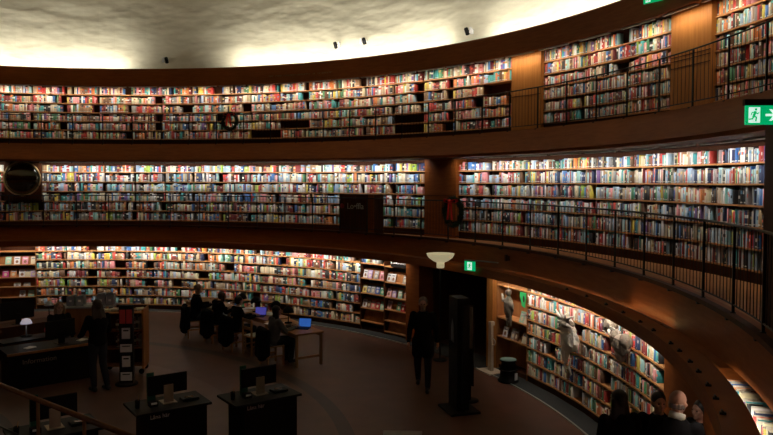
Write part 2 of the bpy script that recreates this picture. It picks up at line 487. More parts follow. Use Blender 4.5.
D3 = display(106.7, 111.8, (.75, 1.17, 1.88), 'open wood display case beside the door jamb with a recess below', M_DWOOD, slope=False)

# ------------------------------------------------------------------ books
BAYS.append(dict(tier='low', am=85.625, w=.90, rows=[1.88], top=2.14, label='', a0=83.6, a1=87.65, r=12.80))
PAL = {  # sRGB-ish names: (name, linear colour, weights for top, mid, low)
    'white': ((.78, .76, .70), 5, 12, 6), 'cream': ((.72, .62, .43), 9, 7, 10), 'beige': ((.50, .38, .25), 7, 4, 7),
    'pink': ((.74, .30, .30), 8, 3, 4), 'red': ((.52, .05, .04), 10, 5, 9), 'maroon': ((.20, .025, .025), 7, 4, 6),
    'orange': ((.68, .22, .06), 5, 2, 4), 'yellow': ((.75, .58, .10), 3, 2, 3), 'lime': ((.35, .48, .08), 1, 1.5, 1.5),
    'green': ((.08, .26, .12), 3, 2, 4), 'teal': ((.06, .34, .34), 5, 3, 4), 'aqua': ((.35, .62, .60), 4, 4, 3),
    'blue': ((.05, .16, .42), 3, 4, 3), 'pale blue': ((.38, .52, .66), 3, 8, 3), 'navy': ((.025, .04, .11), 3, 5, 4),
    'purple': ((.20, .10, .32), 1, 1.5, 1.5), 'grey': ((.30, .29, .28), 3, 8, 4), 'black': ((.025, .024, .024), 4, 10, 8),
    'brown': ((.16, .075, .035), 8, 4, 8), 'tan': ((.38, .22, .11), 5, 3, 5)}
NAMES = list(PAL)
def book_rows():
    rng = random.Random(11)
    books = []
    for bi, B in enumerate(BAYS):
        T = TIERS[B['tier']]; ti = {'top': 1, 'mid': 2, 'low': 3}[B['tier']]
        wts = [PAL[n_][ti] for n_ in NAMES]
        far = B['am'] < 95
        for ri, z in enumerate(B['rows']):
            nrow = len(B['rows']); topr = ri == nrow - 1
            clear = (B['rows'][ri + 1] if not topr else B['top'] - .04) - z - .035
            clear = min(clear, .30)
            if B['tier'] == 'top' and far and rng.random() < (.03 if ri > 1 else .08): continue
            if B['tier'] == 'top' and 78 < B['am'] < 84 and ri in (1, 0): continue
            x = -B['w'] / 2 + .014; xe = B['w'] / 2 - .012
            if rng.random() < .3: xe -= rng.uniform(.05, .35 if B['tier'] != 'mid' else .15)
            if B['tier'] == 'low' and topr and far: xe = B['w'] / 2 - .022 - (rng.uniform(.1, .3) if rng.random() < .5 else 0)
            base = rng.uniform(.78, .93) * clear * (1.06 if topr and B['tier'] == 'mid' else 1)
            prev = None; left = 0
            rowmix = list(wts)
            if rng.random() < .3:
                fav = rng.choice(range(len(NAMES)))
                rowmix[fav] *= 4
            while True:
                wd = min(.085, max(.016, rng.gauss(.056 if far else .031, .016 if far else .012)))
                if x + wd > xe: break
                if prev is not None and left > 0:
                    nm = prev; left -= 1; hh = ph
                else:
                    nm = rng.choices(NAMES, rowmix)[0]
                    hh = min(clear, base * rng.uniform(.82, 1.16))
                    left = rng.choice([0, 0, 1, 2]) if rng.random() < .3 else 0
                prev = nm; ph = hh
                c = PAL[nm][0]; v = rng.uniform(.78, 1.22)
                col = [min(.85, q * v * rng.uniform(.93, 1.07)) for q in c]
                acc = rng.choices([(.75, .72, .65), (.03, .03, .03), (.55, .10, .05), (.5, .38, .12), (.1, .25, .4)], [4, 1, 2, 3, 2])[0]
                books.append(dict(bay=bi, row=ri, x=x, w=wd, h=hh, d=rng.uniform(.13, .21), y=rng.uniform(.0, .025), name=nm, col=col, acc=acc,
                                  band=rng.choice([.5, .6, .7, .8, -1, -1, -1, -1]), lab=rng.random() < .6, z=z, lean=0.0))
                x += wd + rng.choice([0.001, .001, .002, .004])
                if rng.random() < .018 and x + .1 < xe: x += rng.uniform(.03, .12)
    return books
BOOKS = book_rows()
def bay_mat(B): return Matrix.Translation(P(B['am'], B['r'], 0)) @ Matrix.Rotation(RZ(B['am']), 4, 'Z')
def project(p):
    q = Vector(p) - Vector((0, CAM_Y, CAM_Z))
    x = q.x * math.cos(YAW) - q.y * math.sin(YAW); y = q.x * math.sin(YAW) + q.y * math.cos(YAW)
    zc = y * math.cos(PITCH) - q.z * math.sin(PITCH); uc = y * math.sin(PITCH) + q.z * math.cos(PITCH)
    return 386.5 + FPX * x / zc, 217.5 + SHIFT - FPX * uc / zc, zc
# the books that show largest
for bk in BOOKS:
    B = BAYS[bk['bay']]; M = bay_mat(B)
    u0, v0, z0_ = project(M @ Vector((bk['x'], 0, bk['z']))); u1, v1, z1_ = project(M @ Vector((bk['x'] + bk['w'], 0, bk['z'] + bk['h'])))
    ok = z0_ > 0 and u0 > 0 and u1 < 773 and v1 > 0 and v0 < 435
    if B['tier'] == 'mid' and (u1 > 759 or B['am'] > 129.3): ok = False
    if B['tier'] == 'low' and (B['am'] > 143.4 or v0 > 385 or (542 < u0 < 590) or (596 < u0 < 634 and v0 < 375)): ok = False
    if B['tier'] == 'top' and u0 > 770: ok = False
    bk['px'] = abs(u1 - u0) * abs(v1 - v0) if ok else 0
order = sorted(range(len(BOOKS)), key=lambda i: -BOOKS[i]['px'])
CHOSEN = set(order[:300])
big_set = set(order[:300])

def book_mesh(bk):
    """spine slightly rounded, covers, and a page block sunk between them"""
    w_, h_, d_ = bk['w'], bk['h'], bk['d']; t = min(.003, w_ * .12)
    vs = []; fs = []; uv = []; mi = []
    K = 4
    for k in range(K + 1):
        u = k / K; yy = -.004 * math.sin(PI * u) * (1 if w_ > .02 else .5)
        for z in (0, h_): vs.append((w_ * u, yy + .004, z))
    for k in range(K):
        a = 2 * k; fs.append((a, a + 2, a + 3, a + 1)); mi.append(0)
        uv.append([(k / K, 0), ((k + 1) / K, 0), ((k + 1) / K, 1), (k / K, 1)])
    def bx(x0, x1, y0, y1, z0, z1, m_):
        b = len(vs)
        for z in (z0, z1):
            for y in (y0, y1):
                for x in (x0, x1): vs.append((x, y, z))
        for f in ((0, 2, 3, 1), (4, 5, 7, 6), (0, 1, 5, 4), (2, 6, 7, 3), (0, 4, 6, 2), (1, 3, 7, 5)):
            fs.append(tuple(b + i for i in f)); mi.append(m_); uv.append([(-1, -1)] * 4)
    bx(0, t, .004, d_, 0, h_, 0); bx(w_ - t, w_, .004, d_, 0, h_, 0)
    bx(0, w_, .004, .007, 0, h_ , 0)
    bx(t, w_ - t, .007, d_ - .004, .003, h_ - .004, 1)
    me = bpy.data.meshes.new('book'); me.from_pydata(vs, [], fs)
    me.materials.append(M_BOOK); me.materials.append(M_PAGES)
    me.polygons.foreach_set('material_index', mi)
    l = me.uv_layers.new(name='UVMap'); l.data.foreach_set('uv', [c for f in uv for p in f for c in p])
    nl = len(me.loops)
    ca = me.color_attributes.new('cover', 'FLOAT_COLOR', 'CORNER'); ca.data.foreach_set('color', [*bk['col'], 1.0 if bk['lab'] else 0.0] * nl)
    cb = me.color_attributes.new('accent', 'FLOAT_COLOR', 'CORNER'); cb.data.foreach_set('color', [*bk['acc'], bk['band'] if bk['band'] > 0 else 5.0] * nl)
    return me
used_labels = set()
def neighbours(i):
    bk = BOOKS[i]; a = b_ = None
    if i > 0 and BOOKS[i - 1]['bay'] == bk['bay'] and BOOKS[i - 1]['row'] == bk['row']: a = BOOKS[i - 1]['name']
    if i + 1 < len(BOOKS) and BOOKS[i + 1]['bay'] == bk['bay'] and BOOKS[i + 1]['row'] == bk['row']: b_ = BOOKS[i + 1]['name']
    return a, b_
def where(bk):
    B = BAYS[bk['bay']]; nrow = len(B['rows']); k = nrow - 1 - bk['row']
    rw = ['top row', 'second row', 'third row', 'fourth row', 'fifth row', 'sixth row', 'lowest row'][k] if k < nrow - 1 else 'bottom row'
    if B['tier'] == 'mid':
        place = 'bay at dark pier' if B['am'] > 124.5 else 'third bay from dark pier' if B['am'] < 120 else 'second bay from dark pier'
    elif B['tier'] == 'top': place = 'top gallery'
    else: place = 'ground floor'
    return rw, place
rest = []
PLACE = {}
for i, bk in enumerate(BOOKS):
    if i not in CHOSEN: rest.append(bk); continue
    B = BAYS[bk['bay']]
    a, b_ = neighbours(i); rw, place = where(bk)
    for trial in range(40):
        size = ('thick ' if bk['w'] > .042 else 'thin ' if bk['w'] < .026 else '')
        if a and b_: nb = 'between %s and %s' % (a, b_)
        else: nb = 'at row end beside %s' % (a or b_)
        tall = ['', 'tall ', 'short ', 'banded '][min(3, trial)] if trial < 4 else ''
        lb = '%s%s%s book %s, %s, %s' % (tall, size, bk['name'], nb, rw, place)
        if len(lb.split()) > 15: lb = lb.replace('at row end beside', 'beside').replace(' from dark pier', ' off dark pier').replace(size, '', 1) if size else lb
        ok = not (tall == 'tall ' and bk['h'] < .235) and not (tall == 'short ' and bk['h'] > .235) and not (tall == 'banded ' and bk['band'] < 0)
        if ok and lb not in used_labels: break
        if trial >= 4:
            nn = NAMES[(NAMES.index(bk['name']) + 7) % len(NAMES)]; bk['name'] = nn; bk['col'] = list(PAL[nn][0])
    used_labels.add(lb)
    o = bpy.data.objects.new('book', book_mesh(bk)); COL.objects.link(o)
    o.matrix_world = bay_mat(B) @ Matrix.Translation((bk['x'], bk['y'], bk['z'] + .001))
    tag(o, lb, 'book', 'books near enough to read on the curved shelves')
# all the remaining books
def rest_mesh(rest):
    n = len(rest)
    V = np.zeros((n, 8, 3)); C = np.zeros((n, 20, 4), 'f'); D = np.zeros((n, 20, 4), 'f'); U = np.full((n, 20, 2), -1.0, 'f')
    quad = np.array([(0, 1, 5, 4), (4, 5, 7, 6), (0, 4, 6, 2), (1, 3, 7, 5), (2, 6, 7, 3)])
    mats = [np.array(bay_mat(B)) for B in BAYS]
    for i, bk in enumerate(rest):
        x0, x1 = bk['x'], bk['x'] + bk['w']; y0, y1 = bk['y'], bk['y'] + bk['d']; z0, z1 = bk['z'] + .001, bk['z'] + bk['h']
        loc = np.array([(x, y, z, 1) for z in (z0, z1) for y in (y0, y1) for x in (x0, x1)])
        V[i] = (loc @ mats[bk['bay']].T)[:, :3]
        C[i] = (*bk['col'], 1.0 if bk['lab'] else 0.0); D[i] = (*bk['acc'], bk['band'] if bk['band'] > 0 else 5.0)
        U[i, :4] = ((0, 0), (1, 0), (1, 1), (0, 1))
        C[i, 4:8, :3] = (.55, .49, .38)
    me = bpy.data.meshes.new('shelved_books')
    me.vertices.add(n * 8); me.vertices.foreach_set('co', V.ravel())
    F = (quad[None] + 8 * np.arange(n)[:, None, None]).reshape(-1, 4)
    me.loops.add(F.size); me.loops.foreach_set('vertex_index', F.ravel().astype('i'))
    me.polygons.add(len(F)); me.polygons.foreach_set('loop_start', np.arange(0, F.size, 4, dtype='i')); me.polygons.foreach_set('loop_total', np.full(len(F), 4, 'i'))
    me.update(calc_edges=True)
    l = me.uv_layers.new(name='UVMap'); l.data.foreach_set('uv', U.ravel())
    ca = me.color_attributes.new('cover', 'FLOAT_COLOR', 'CORNER'); ca.data.foreach_set('color', C.ravel())
    cb = me.color_attributes.new('accent', 'FLOAT_COLOR', 'CORNER'); cb.data.foreach_set('color', D.ravel())
    me.materials.append(M_BOOK); me.validate()
    return me
o = bpy.data.objects.new('shelved_books', rest_mesh(rest)); COL.objects.link(o)
tag(o, 'thousands of smaller-looking books of every colour filling the curved shelves', 'books', kind='stuff')

# slim tube lamps over each bay
def tubes(tier, angs, r, z, length, pw, out=.55, color=(1, .9, .78), spread=None):
    proto = None
    for a in angs:
        root = empty('tube_lamp', P(a, r, z), RZ(a), {'top': 'slim tube lamp under the rim shining on the top gallery books', 'mid': 'slim tube lamp under the top gallery shining on middle gallery books',
                     'low': 'slim tube lamp inside the canopy over the ground floor books'}[tier], 'lamp', {'top': 'tube lamps under the rim', 'mid': 'tube lamps under the top gallery', 'low': 'tube lamps in the canopy'}[tier])
        if proto is None:
            proto = MB().box(-length / 2, length / 2, -.03, .03, 0, .025).mesh('housing', [M_TUBE])
        o = bpy.data.objects.new('housing', proto); COL.objects.link(o); o.parent = root
        lamp('tube_light', 'AREA', (0, .0, -.004), pw, color, root, (length, .04), direction=(0, out, -1), spread=spread)
def mids(a0, a1, n): return [a0 + (a1 - a0) * (i + .5) / n for i in range(n)]
tubes('top', mids(18, 96.2, 19) + [98.2] + mids(100.1, 115.7, 3) + [117.9] + mids(120, 133, 3), 15.22, 7.415, 1.0, BOOK_W['top'], out=.9, spread=2.35, color=(1, .86, .70))
tubes('mid', mids(18, 27.6, 2) + mids(32.1, 86.8, 13) + mids(91.5, 129.3, 8) + mids(129.3, 144, 3), 14.40, 4.73, 1.0, BOOK_W['mid'], out=1.1, spread=2.35, color=(1, .95, .88))
tubes('low', mids(18.5, 33.5, 3) + mids(33.5, 91.7, 14) + mids(106.7, 134.6, 6) + mids(143.5, 160, 4), 12.50, 2.165, .8, BOOK_W['low'], out=.7, spread=2.3)

# trough lamps on the rim washing the stucco
for k_, a in enumerate([22, 26.5, 31, 35.5, 40] + [57.5, 62, 66.5, 71, 75.5, 80, 84.5] + [93, 97.5, 102, 106.5, 111, 115, 120]):
    root = empty('trough_lamp', P(a, 15.52, 7.9), RZ(a), 'pale trough lamp on the rim below the stucco, %s along the rim' % num_word(k_), 'lamp', 'trough lamps on the rim')
    MB().prism([(-.08, 0), (.08, 0), (.12, .16), (-.12, .16)], -.45, .45, M=Matrix(((0, 1, 0, 0), (1, 0, 0, 0), (0, 0, 1, 0), (0, 0, 0, 1)))).build('housing', M_TUBE, root)
    lamp('trough_light', 'AREA', (0, .03, .17), UP_W, (1, .95, .80), root, (.85, .2), direction=(0, .35, 1))

root = empty('tube_lamp', P(131.2, 12.78, 2.16), RZ(131.2), 'tube lamp behind the canopy throwing an orange glow on the gallery front', 'lamp', 'tube lamps in the canopy')
MB().box(-.6, .6, -.02, .02, 0, .02).build('housing', M_CASE, root)
lamp('tube_light', 'AREA', (0, .0, .024), 1.0, (1, .66, .25), root, (1.4, .03), direction=(0, .5, 1))

# ------------------------------------------------------------------ railings
def railing(name, r, z0, zh, a_first, step, n_spans, label):
    root = empty(name, P(a_first + step * n_spans / 2, r, z0), 0, label, 'railing')
    inv = Matrix.Translation(-root.location)
    a1 = a_first + step * n_spans
    def arc(rr, z, a0, a1_, n): return [inv @ P(a0 + (a1_ - a0) * i / n, rr, z) for i in range(n + 1)]
    MB().tube(arc(r, zh, a_first, a1, n_spans * 3), .015, 8).build('handrail', M_IRON, root)
    MB().tube(arc(r, z0 + .09, a_first, a1, n_spans * 3), .010, 6).build('bottom_rail', M_IRON, root)
    post = None; panel = None
    for k in range(n_spans + 1):
        a = a_first + k * step
        if post is None:
            m = MB(); m.box(-.013, .013, -.013, .013, -.02, zh - z0)
            m.box(-.022, .022, -.075, .03, -.075, -.005); m.lathe([(.03, 0), (.03, .012)], 10, M=Matrix.Translation((0, 0, .0)))
            post = m.mesh('post', [M_IRON])
        o = bpy.data.objects.new('post', post); COL.objects.link(o); o.parent = root
        o.location = inv @ P(a, r, z0); o.rotation_euler.z = RZ(a)
        if k < n_spans:
            if panel is None:
                m = MB(); nb = 9
                for j in range(1, nb):
                    q = Matrix.Rotation(-RZ(a), 4, 'Z') @ (P(a + step * j / nb, r, 0) - P(a, r, 0)).to_4d()
                    m.tube([(q.x, q.y, .09), (q.x, q.y, zh - z0)], .005, 5)
                panel = m.mesh('baluster_panel', [M_IRON])
            o = bpy.data.objects.new('baluster_panel', panel); COL.objects.link(o); o.parent = root
            o.location = inv @ P(a, r, z0); o.rotation_euler.z = RZ(a)
    return root
railing('gallery_railing', 12.94, 2.71, 3.65, 93.21 - 4.52 * 17, 4.52, 31, 'black iron railing with thin balusters curving along the middle gallery edge')
railing('gallery_railing', 14.30, 5.37, 6.33, 112.63 - 4.0 * 24, 4.0, 31, 'black iron railing with thin balusters curving along the top gallery edge')

# ------------------------------------------------------------------ wreaths
def wreath(name, loc, rz, R, label, tilt=0.0):
    rng = random.Random(5)
    root = empty(name, loc, rz, label, 'wreath', 'christmas wreaths')
    m = MB()
    m.tube([(R * .78 * math.cos(t), 0, R * .78 * math.sin(t)) for t in [2 * PI * k / 28 for k in range(28)]], R * .14, 8, closed=True)
    for k in range(520):
        t = rng.uniform(0, 2 * PI); c = Vector((R * .78 * math.cos(t), 0, R * .78 * math.sin(t)))
        ph = rng.uniform(0, 2 * PI)
        out = (math.cos(ph) * Vector((math.cos(t), 0, math.sin(t))) + math.sin(ph) * Vector((0, 1, 0)))
        tan = Vector((-math.sin(t), 0, math.cos(t)))
        b0 = c + out * R * .11; tip = c + out * R * rng.uniform(.2, .30) + tan * R * rng.uniform(.05, .22)
        sd = out.cross(tan) * R * .028
        m.add([b0 - sd, b0 + sd, tip, b0 + tan * .02], [(0, 1, 2), (1, 3, 2), (3, 0, 2)])
    m.build('greenery', M_PINE, root)
    m = MB()
    for sx in (-1, 1):
        pts = [(0, -.02, 0), (sx * .5, -.08, .22), (sx * .85, -.06, .26), (sx * .95, -.02, .02), (sx * .6, -.03, -.12), (0, -.02, 0)]
        pts = [Vector(p) * R * .62 for p in pts]
        for i in range(len(pts) - 1):
            a, b = pts[i], pts[i + 1]; wd = Vector((0, R * .17, 0))
            m.add([a - wd, b - wd, b + wd * .3, a + wd * .3], [(0, 1, 2, 3)]); m.add([a - wd + Vector((0, .004, .004)), b - wd + Vector((0, .004, .004)), b + wd * .3 + Vector((0, .004, .004)), a + wd * .3 + Vector((0, .004, .004))], [(3, 2, 1, 0)])
        m.box(-.028, .028, -.012, .0, -R * 1.05, 0, M=Matrix.Translation((sx * .035, -R * .14, -.01)) @ Matrix.Rotation(sx * -.12, 4, 'Y'))
    m.ell((0, -R * .16, 0), (R * .16, R * .1, R * .15), n=10)
    o = m.build('bow', M_RED, root); o.location = (0, -R * .1, R * .62)
    m = MB()
    for k in range(3): m.ell((-.05 + .05 * k, -R * .22, -R * .72 + (k % 2) * .04), (.022, .02, .03), n=8)
    m.build('pine_cones', M_CONE, root)
    return root
wreath('wreath', P(59.0, 14.10, 6.09), RZ(59), .33, 'green wreath with red bow hung on the top gallery railing')
wreath('wreath', P(99.4, 12.78, 3.39), RZ(99.4), .40, 'green wreath with red bow on the middle gallery railing beside the brown pier')

# ------------------------------------------------------------------ round mirror
root = empty('round_mirror', P(29.9, 14.52, 4.19), RZ(29.9), 'large round dark convex mirror with thin brass rim on middle gallery pier', 'mirror')
m = MB(); R0 = .57
m.tube([(R0 * math.cos(t), 0, R0 * math.sin(t)) for t in [2 * PI * k / 48 for k in range(48)]], .027, 8, closed=True)
m.build('rim', M_BRASS, root)
X = Matrix.Rotation(PI / 2, 4, 'X')
MB().lathe([(R0, .0), (R0 * .8, .05), (R0 * .5, .09), (R0 * .2, .108), (.01, .112)], 48, M=X).build('mirror_glass', M_GLASSD, root)
MB().lathe([(R0 * .98, -.10), (R0 * .98, -.002)], 48, M=X).build('backing', M_CASE, root)

# ------------------------------------------------------------------ exit signs
def exit_sign(loc, rz, w_, h_, label, arrow=True, bar=0.0, housing=.06):
    root = empty('exit_sign', loc, rz, label, 'sign')
    MB().box(-w_ / 2 - .01, w_ / 2 + .01, .0, .05, h_ / 2, h_ / 2 + housing).build('housing', M_TUBE if bar else M_CASE, root)
    if bar: MB().box(-w_ / 2, bar, .0, .03, h_ / 2 + .01, h_ / 2 + .035).build('ceiling_bar', M_TUBE, root)
    MB().box(-w_ / 2, w_ / 2, .0, .03, -h_ / 2, h_ / 2).build('sign_panel', M_EXITG, root)
    s = h_
    cx = -w_ / 4 if arrow else 0
    m = MB(); m.box(cx - .29 * s, cx + .29 * s, -.003, 0, -.40 * s, .40 * s); m.build('doorway_pictogram', M_EXITW, root)
    m = MB()
    def limb(pts, r):
        for i in range(len(pts) - 1):
            a, b = Vector((pts[i][0], pts[i][1])), Vector((pts[i + 1][0], pts[i + 1][1]))
            d = (b - a).normalized() * r; nrm = Vector((-d.y, d.x))
            q = [a - d + nrm, a - d - nrm, b + d - nrm, b + d + nrm]
            m.prism([(cx + v.x * s, v.y * s) for v in q], -.006, -.003)
    limb([(.03, .14), (-.04, -.06)], .065)
    limb([(-.04, -.06), (.10, -.12), (.07, -.30)], .038)
    limb([(-.04, -.06), (-.10, -.20), (-.25, -.22)], .038)
    limb([(.04, .16), (.14, .06), (.22, .12)], .028); limb([(.02, .16), (-.12, .14), (-.17, .02)], .028)
    m.prism([(cx + s * (.07 + .065 * math.cos(t)), s * (.29 + .065 * math.sin(t))) for t in [2 * PI * k / 12 for k in range(12)]], -.006, -.003)
    m.build('running_figure', M_EXITG, root)
    if arrow:
        c2 = w_ / 4; m = MB()
        m.prism([(c2 - .30 * s, -.06 * s), (c2 + .08 * s, -.06 * s), (c2 + .08 * s, .06 * s), (c2 - .30 * s, .06 * s)], -.003, 0)
        m.prism([(c2 + .02 * s, .30 * s), (c2 + .30 * s, 0), (c2 + .02 * s, -.30 * s), (c2 - .12 * s, -.30 * s), (c2 + .14 * s, 0), (c2 - .12 * s, .30 * s)], -.003, 0)
        m.build('arrow', M_EXITW, root)
    return root
exit_sign(Vector((7.512, -10.678, 4.752)) + Vector((-.27, -.09, .0)), -YAW - .05, .32, .183, 'green exit sign with running figure and arrow below the top gallery')
exit_sign(P(115.77, 15.02, 7.80), RZ(115.77) + .35, .42, .19, 'green exit sign on the rim above the top gallery shelves', housing=.03)
exit_sign(P(105.6, 12.25, 2.27), RZ(104.9) + .35, .27, .21, 'small green exit sign with a pale bar over the dark doorway', arrow=False, bar=.72, housing=.01)
root = empty('motion_sensor', P(108.1, 12.88, 2.47), RZ(108.1), 'small brown sensor box on the gallery front above the doorway', 'sensor')
MB().box(-.07, -.01, -.05, .0, -.07, .07).build('sensor_box', M_CASE, root, bevel=.006); MB().box(.03, .07, -.04, .0, -.05, .05).build('push_button_box', M_CASE, root, bevel=.006)

# faint inscription along the rim
root = empty('inscription', P(70, 15.14, 7.60), RZ(70), 'faint row of small gilt letters along the rim', 'inscription')
m = MB(); rng = random.Random(3)
a = 62.6
for wlen in (3, 4, 17, 2, 9):
    for k in range(wlen):
        M_ = Matrix.Translation(P(a, 15.165, 7.57) - root.location)
        M_ = Matrix.Rotation(-RZ(70), 4, 'Z') @ M_ @ Matrix.Rotation(RZ(a), 4, 'Z')
        m.box(-.03, -.012, -.008, 0, 0, .13, M=M_)
        if rng.random() < .6: m.box(.015, .03, -.008, 0, 0, .13, M=M_)
        for zz in rng.sample((0, .056, .115), 2): m.box(-.03, .03, -.008, 0, zz, zz + .015, M=M_)
        a += .235
    a += .25
m.build('gilt_letters', M_TEXTG, root)

# ------------------------------------------------------------------ spotlights on the stucco
def can_spot(a, z, label, flip=1):
    root = empty('spotlight', P(a, 16.1, z), RZ(a), label, 'spotlight', 'spotlights on the stucco drum'); root.scale = (.72,) * 3
    MB().box(-.06, .06, -.03, .03, -.10, .10).build('wall_plate', M_WHITE, root)
    MB().tube([(0, -.02, 0), (0, -.22, .02)], .018).build('arm', M_IRON, root)
    Mx = Matrix.Translation((0.07 * flip, -.26, -.02)) @ Matrix.Rotation(.5, 4, 'X')
    MB().lathe([(.05, -.16), (.085, -.14), (.085, .12), (.06, .15)], 16, M=Mx).build('lamp_head', M_BLACK, root)
    MB().box(-.11 * flip - .03, -.11 * flip + .05, -.30, -.2, -.12, .12).build('driver_box', M_WHITE, root)
can_spot(46.78, 8.50, 'twin spotlight on the stucco, farthest along the wall')
can_spot(70.6, 8.72, 'dark spotlight on the bright stucco, farther of a close pair', -1)
can_spot(74.3, 8.75, 'small spotlight on the bright stucco, nearer of a close pair')
can_spot(88.95, 8.55, 'spotlight on the shadowed stucco above the narrow lit pier', -1)
# tiny clamp lamps on the canopy edge
proto = None
for i, a in enumerate((121.5, 125.0, 128.5, 131.6, 134.7, 137.2, 140.5, 142.2, 144.4, 146.2, 148.4, 150.3, 152.2)):
    lb = 'small black clamp lamp on the canopy edge, %s from the doorway' % num_word(i)
    if proto is None:
        proto = empty('clamp_lamp', (0, 0, 0), 0, lb, 'lamp', 'clamp lamps on the canopy edge'); c = proto
        MB().box(-.015, .015, .0, .05, 0, .02).build('clamp', M_IRON, c)
        MB().tube([(-.032, .02, .026), (.032, .02, .030)], .009, 10).build('lamp_head', M_IRON, c)
    else: c = copy_tree(proto)
    c.location = P(a, 12.42, 2.235); c.rotation_euler.z = RZ(a); c['label'] = lb

# opal bowl lamp beside the doorway
root = empty('torchiere_lamp', P(101.3, 12.1, 0), 0, 'cream opal bowl lamp on a dark slender pole by the doorway', 'lamp')
MB().lathe([(.16, 0), (.16, .02), (.03, .04), (.02, .06)], 20).build('base', M_BLACK, root)
MB().tube([(0, 0, .04), (0, 0, 2.16)], .018).build('pole', M_BLACK, root)
MB().lathe([(.085, 2.14), (.09, 2.16), (.09, 2.27), (.08, 2.28)], 24).build('glass_collar', M_CREAM, root)
MB().lathe([(.08, 2.26), (.17, 2.30), (.27, 2.37), (.31, 2.43), (.325, 2.47), (.315, 2.47), (.25, 2.40), (.1, 2.34)], 32).build('glass_bowl', M_CREAM, root)

# cabinet with lettering on the middle gallery
def text(s, size, mat, parent, loc, rot=(PI / 2, 0, 0), name='lettering', ext=.002, align='CENTER'):
    cu = bpy.data.curves.new(name, 'FONT'); cu.body = s; cu.size = size; cu.extrude = ext; cu.align_x = align
    cu.materials.append(mat)
    t_ = bpy.data.objects.new(name, cu); COL.objects.link(t_)
    dg_ = bpy.context.evaluated_depsgraph_get()
    me = bpy.data.meshes.new_from_object(t_.evaluated_get(dg_)); bpy.data.objects.remove(t_)
    o = bpy.data.objects.new(name, me); COL.objects.link(o); o.parent = parent; o.location = loc; o.rotation_euler = rot
    return o
root = empty('cabinet', P(80.3, 13.5, 2.55), RZ(80.3), 'dark wood cabinet with white lettering and red dot standing on middle gallery', 'cabinet')
MB().box(-.66, .66, 0, .45, 0, 1.2).build('body', M_CASE, root, bevel=.01)
MB().box(-.60, -.02, -.02, 0, .06, 1.14).build('door', M_CASE, root); MB().box(.0, .40, -.02, 0, .06, 1.14).build('door', M_CASE, root)
MB().box(.46, .66, -.03, 0, 0, 1.2).build('end_panel', M_PANEL, root)
MB().ell((-.52, -.03, .85), (.075, .015, .075), n=14).build('red_dot', M_REDC, root)
text('Lo\u2022ffla', .25, M_TEXT, root, (-.02, -.025, .77))
# white lettering over the display case
root = empty('lettered_sign', P(90.3, 12.76, 1.87), RZ(90.3), 'black strip sign with white lettering on top of the display case', 'sign')
MB().box(-.30, .30, 0, .03, 0, .22).build('board', M_BLACK, root)
text('NYA ROMANER', .085, M_TEXT, root, (-.01, -.004, .08))

# ------------------------------------------------------------------ face-out books on the display cases
COVERS = []
def cover_mat(name, c):
    key = 'cover_' + name
    if key not in MATS: plain(key, c, .45, var=.2, scale=30)
    return MATS[key]
CV = {'white': (.72, .70, .70), 'pink': (.70, .28, .36), 'yellow': (.72, .60, .16), 'black': (.04, .04, .05), 'blue': (.10, .14, .45), 'green': (.10, .35, .22), 'red': (.55, .05, .06),
      'rose': (.75, .42, .42), 'mint': (.35, .60, .45), 'brown': (.25, .12, .07), 'slate': (.16, .20, .26), 'grey': (.35, .34, .33), 'lilac': (.50, .35, .62), 'orange': (.70, .30, .12), 'coral': (.75, .22, .20), 'teal': (.06, .33, .33), 'magenta': (.65, .08, .30), 'cream': (.70, .60, .42)}
def face_out(D, z, items, where_, w_=.15, h_=.225):
    root, r, am, hw = D
    Mb = Matrix.Translation(P(am, r, 0)) @ Matrix.Rotation(RZ(am), 4, 'Z')
    for (u, cname, extra) in items:
        o = empty('display_book', (0, 0, 0), 0, '%s book facing out, %s' % (cname + extra, where_), 'book', 'books shown face out')
        o.matrix_world = Mb @ Matrix.Translation((u * hw, .035, z + .004)) @ Matrix.Rotation(-.27, 4, 'X')
        MB().box(-w_ / 2, w_ / 2, 0, .018, 0, h_).build('cover', cover_mat(cname, CV[cname]), o)
        MB().box(-w_ * .36, w_ * .36, -.0015, 0, h_ * .68, h_ * .80).build('title_band', cover_mat('white' if cname not in ('white', 'cream', 'rose') else 'slate', CV['white' if cname not in ('white', 'cream', 'rose') else 'slate']), o)
        MB().ell((0, -.0005, h_ * .34), (w_ * .26, .0015, h_ * .2), n=10).build('cover_picture', cover_mat('brown' if cname in ('white', 'yellow', 'rose', 'pink') else 'cream', CV['brown' if cname in ('white', 'yellow', 'rose', 'pink') else 'cream']), o)
face_out(D2a, 1.46, [(-.68, 'white', ''), (-.30, 'lilac', ''), (.22, 'grey', ''), (.70, 'pink', '')], 'upper shelf of the teal-backed case')
face_out(D2a, 1.05, [(-.74, 'yellow', ''), (-.38, 'slate', ''), (-.04, 'grey', ''), (.34, 'blue', ''), (.74, 'green', '')], 'middle shelf of the teal-backed case')
face_out(D2a, .64, [(-.74, 'white', ''), (-.38, 'brown', ''), (-.02, 'coral', ''), (.34, 'red', ''), (.74, 'mint', '')], 'lower shelf of the teal-backed case')
face_out(D2b, 1.44, [(-.72, 'white', ' landscape'), (-.36, 'white', ' portrait'), (.60, 'grey', '')], 'upper shelf under the white lettering')
face_out(D2b, 1.03, [(-.72, 'rose', ''), (-.28, 'lilac', ''), (.20, 'mint', ''), (.70, 'orange', '')], 'middle shelf under the white lettering')
face_out(D2b, .70, [(-.68, 'rose', ''), (.1, 'green', ''), (.45, 'red', '')], 'short lower shelf under the white lettering')
face_out(D1[2], 1.46, [(-.45, 'mint', ''), (.0, 'white', ''), (.42, 'pink', ''), (.86, 'cream', '')], 'upper shelf of rose-lit case nearest bookcases', .17, .24)
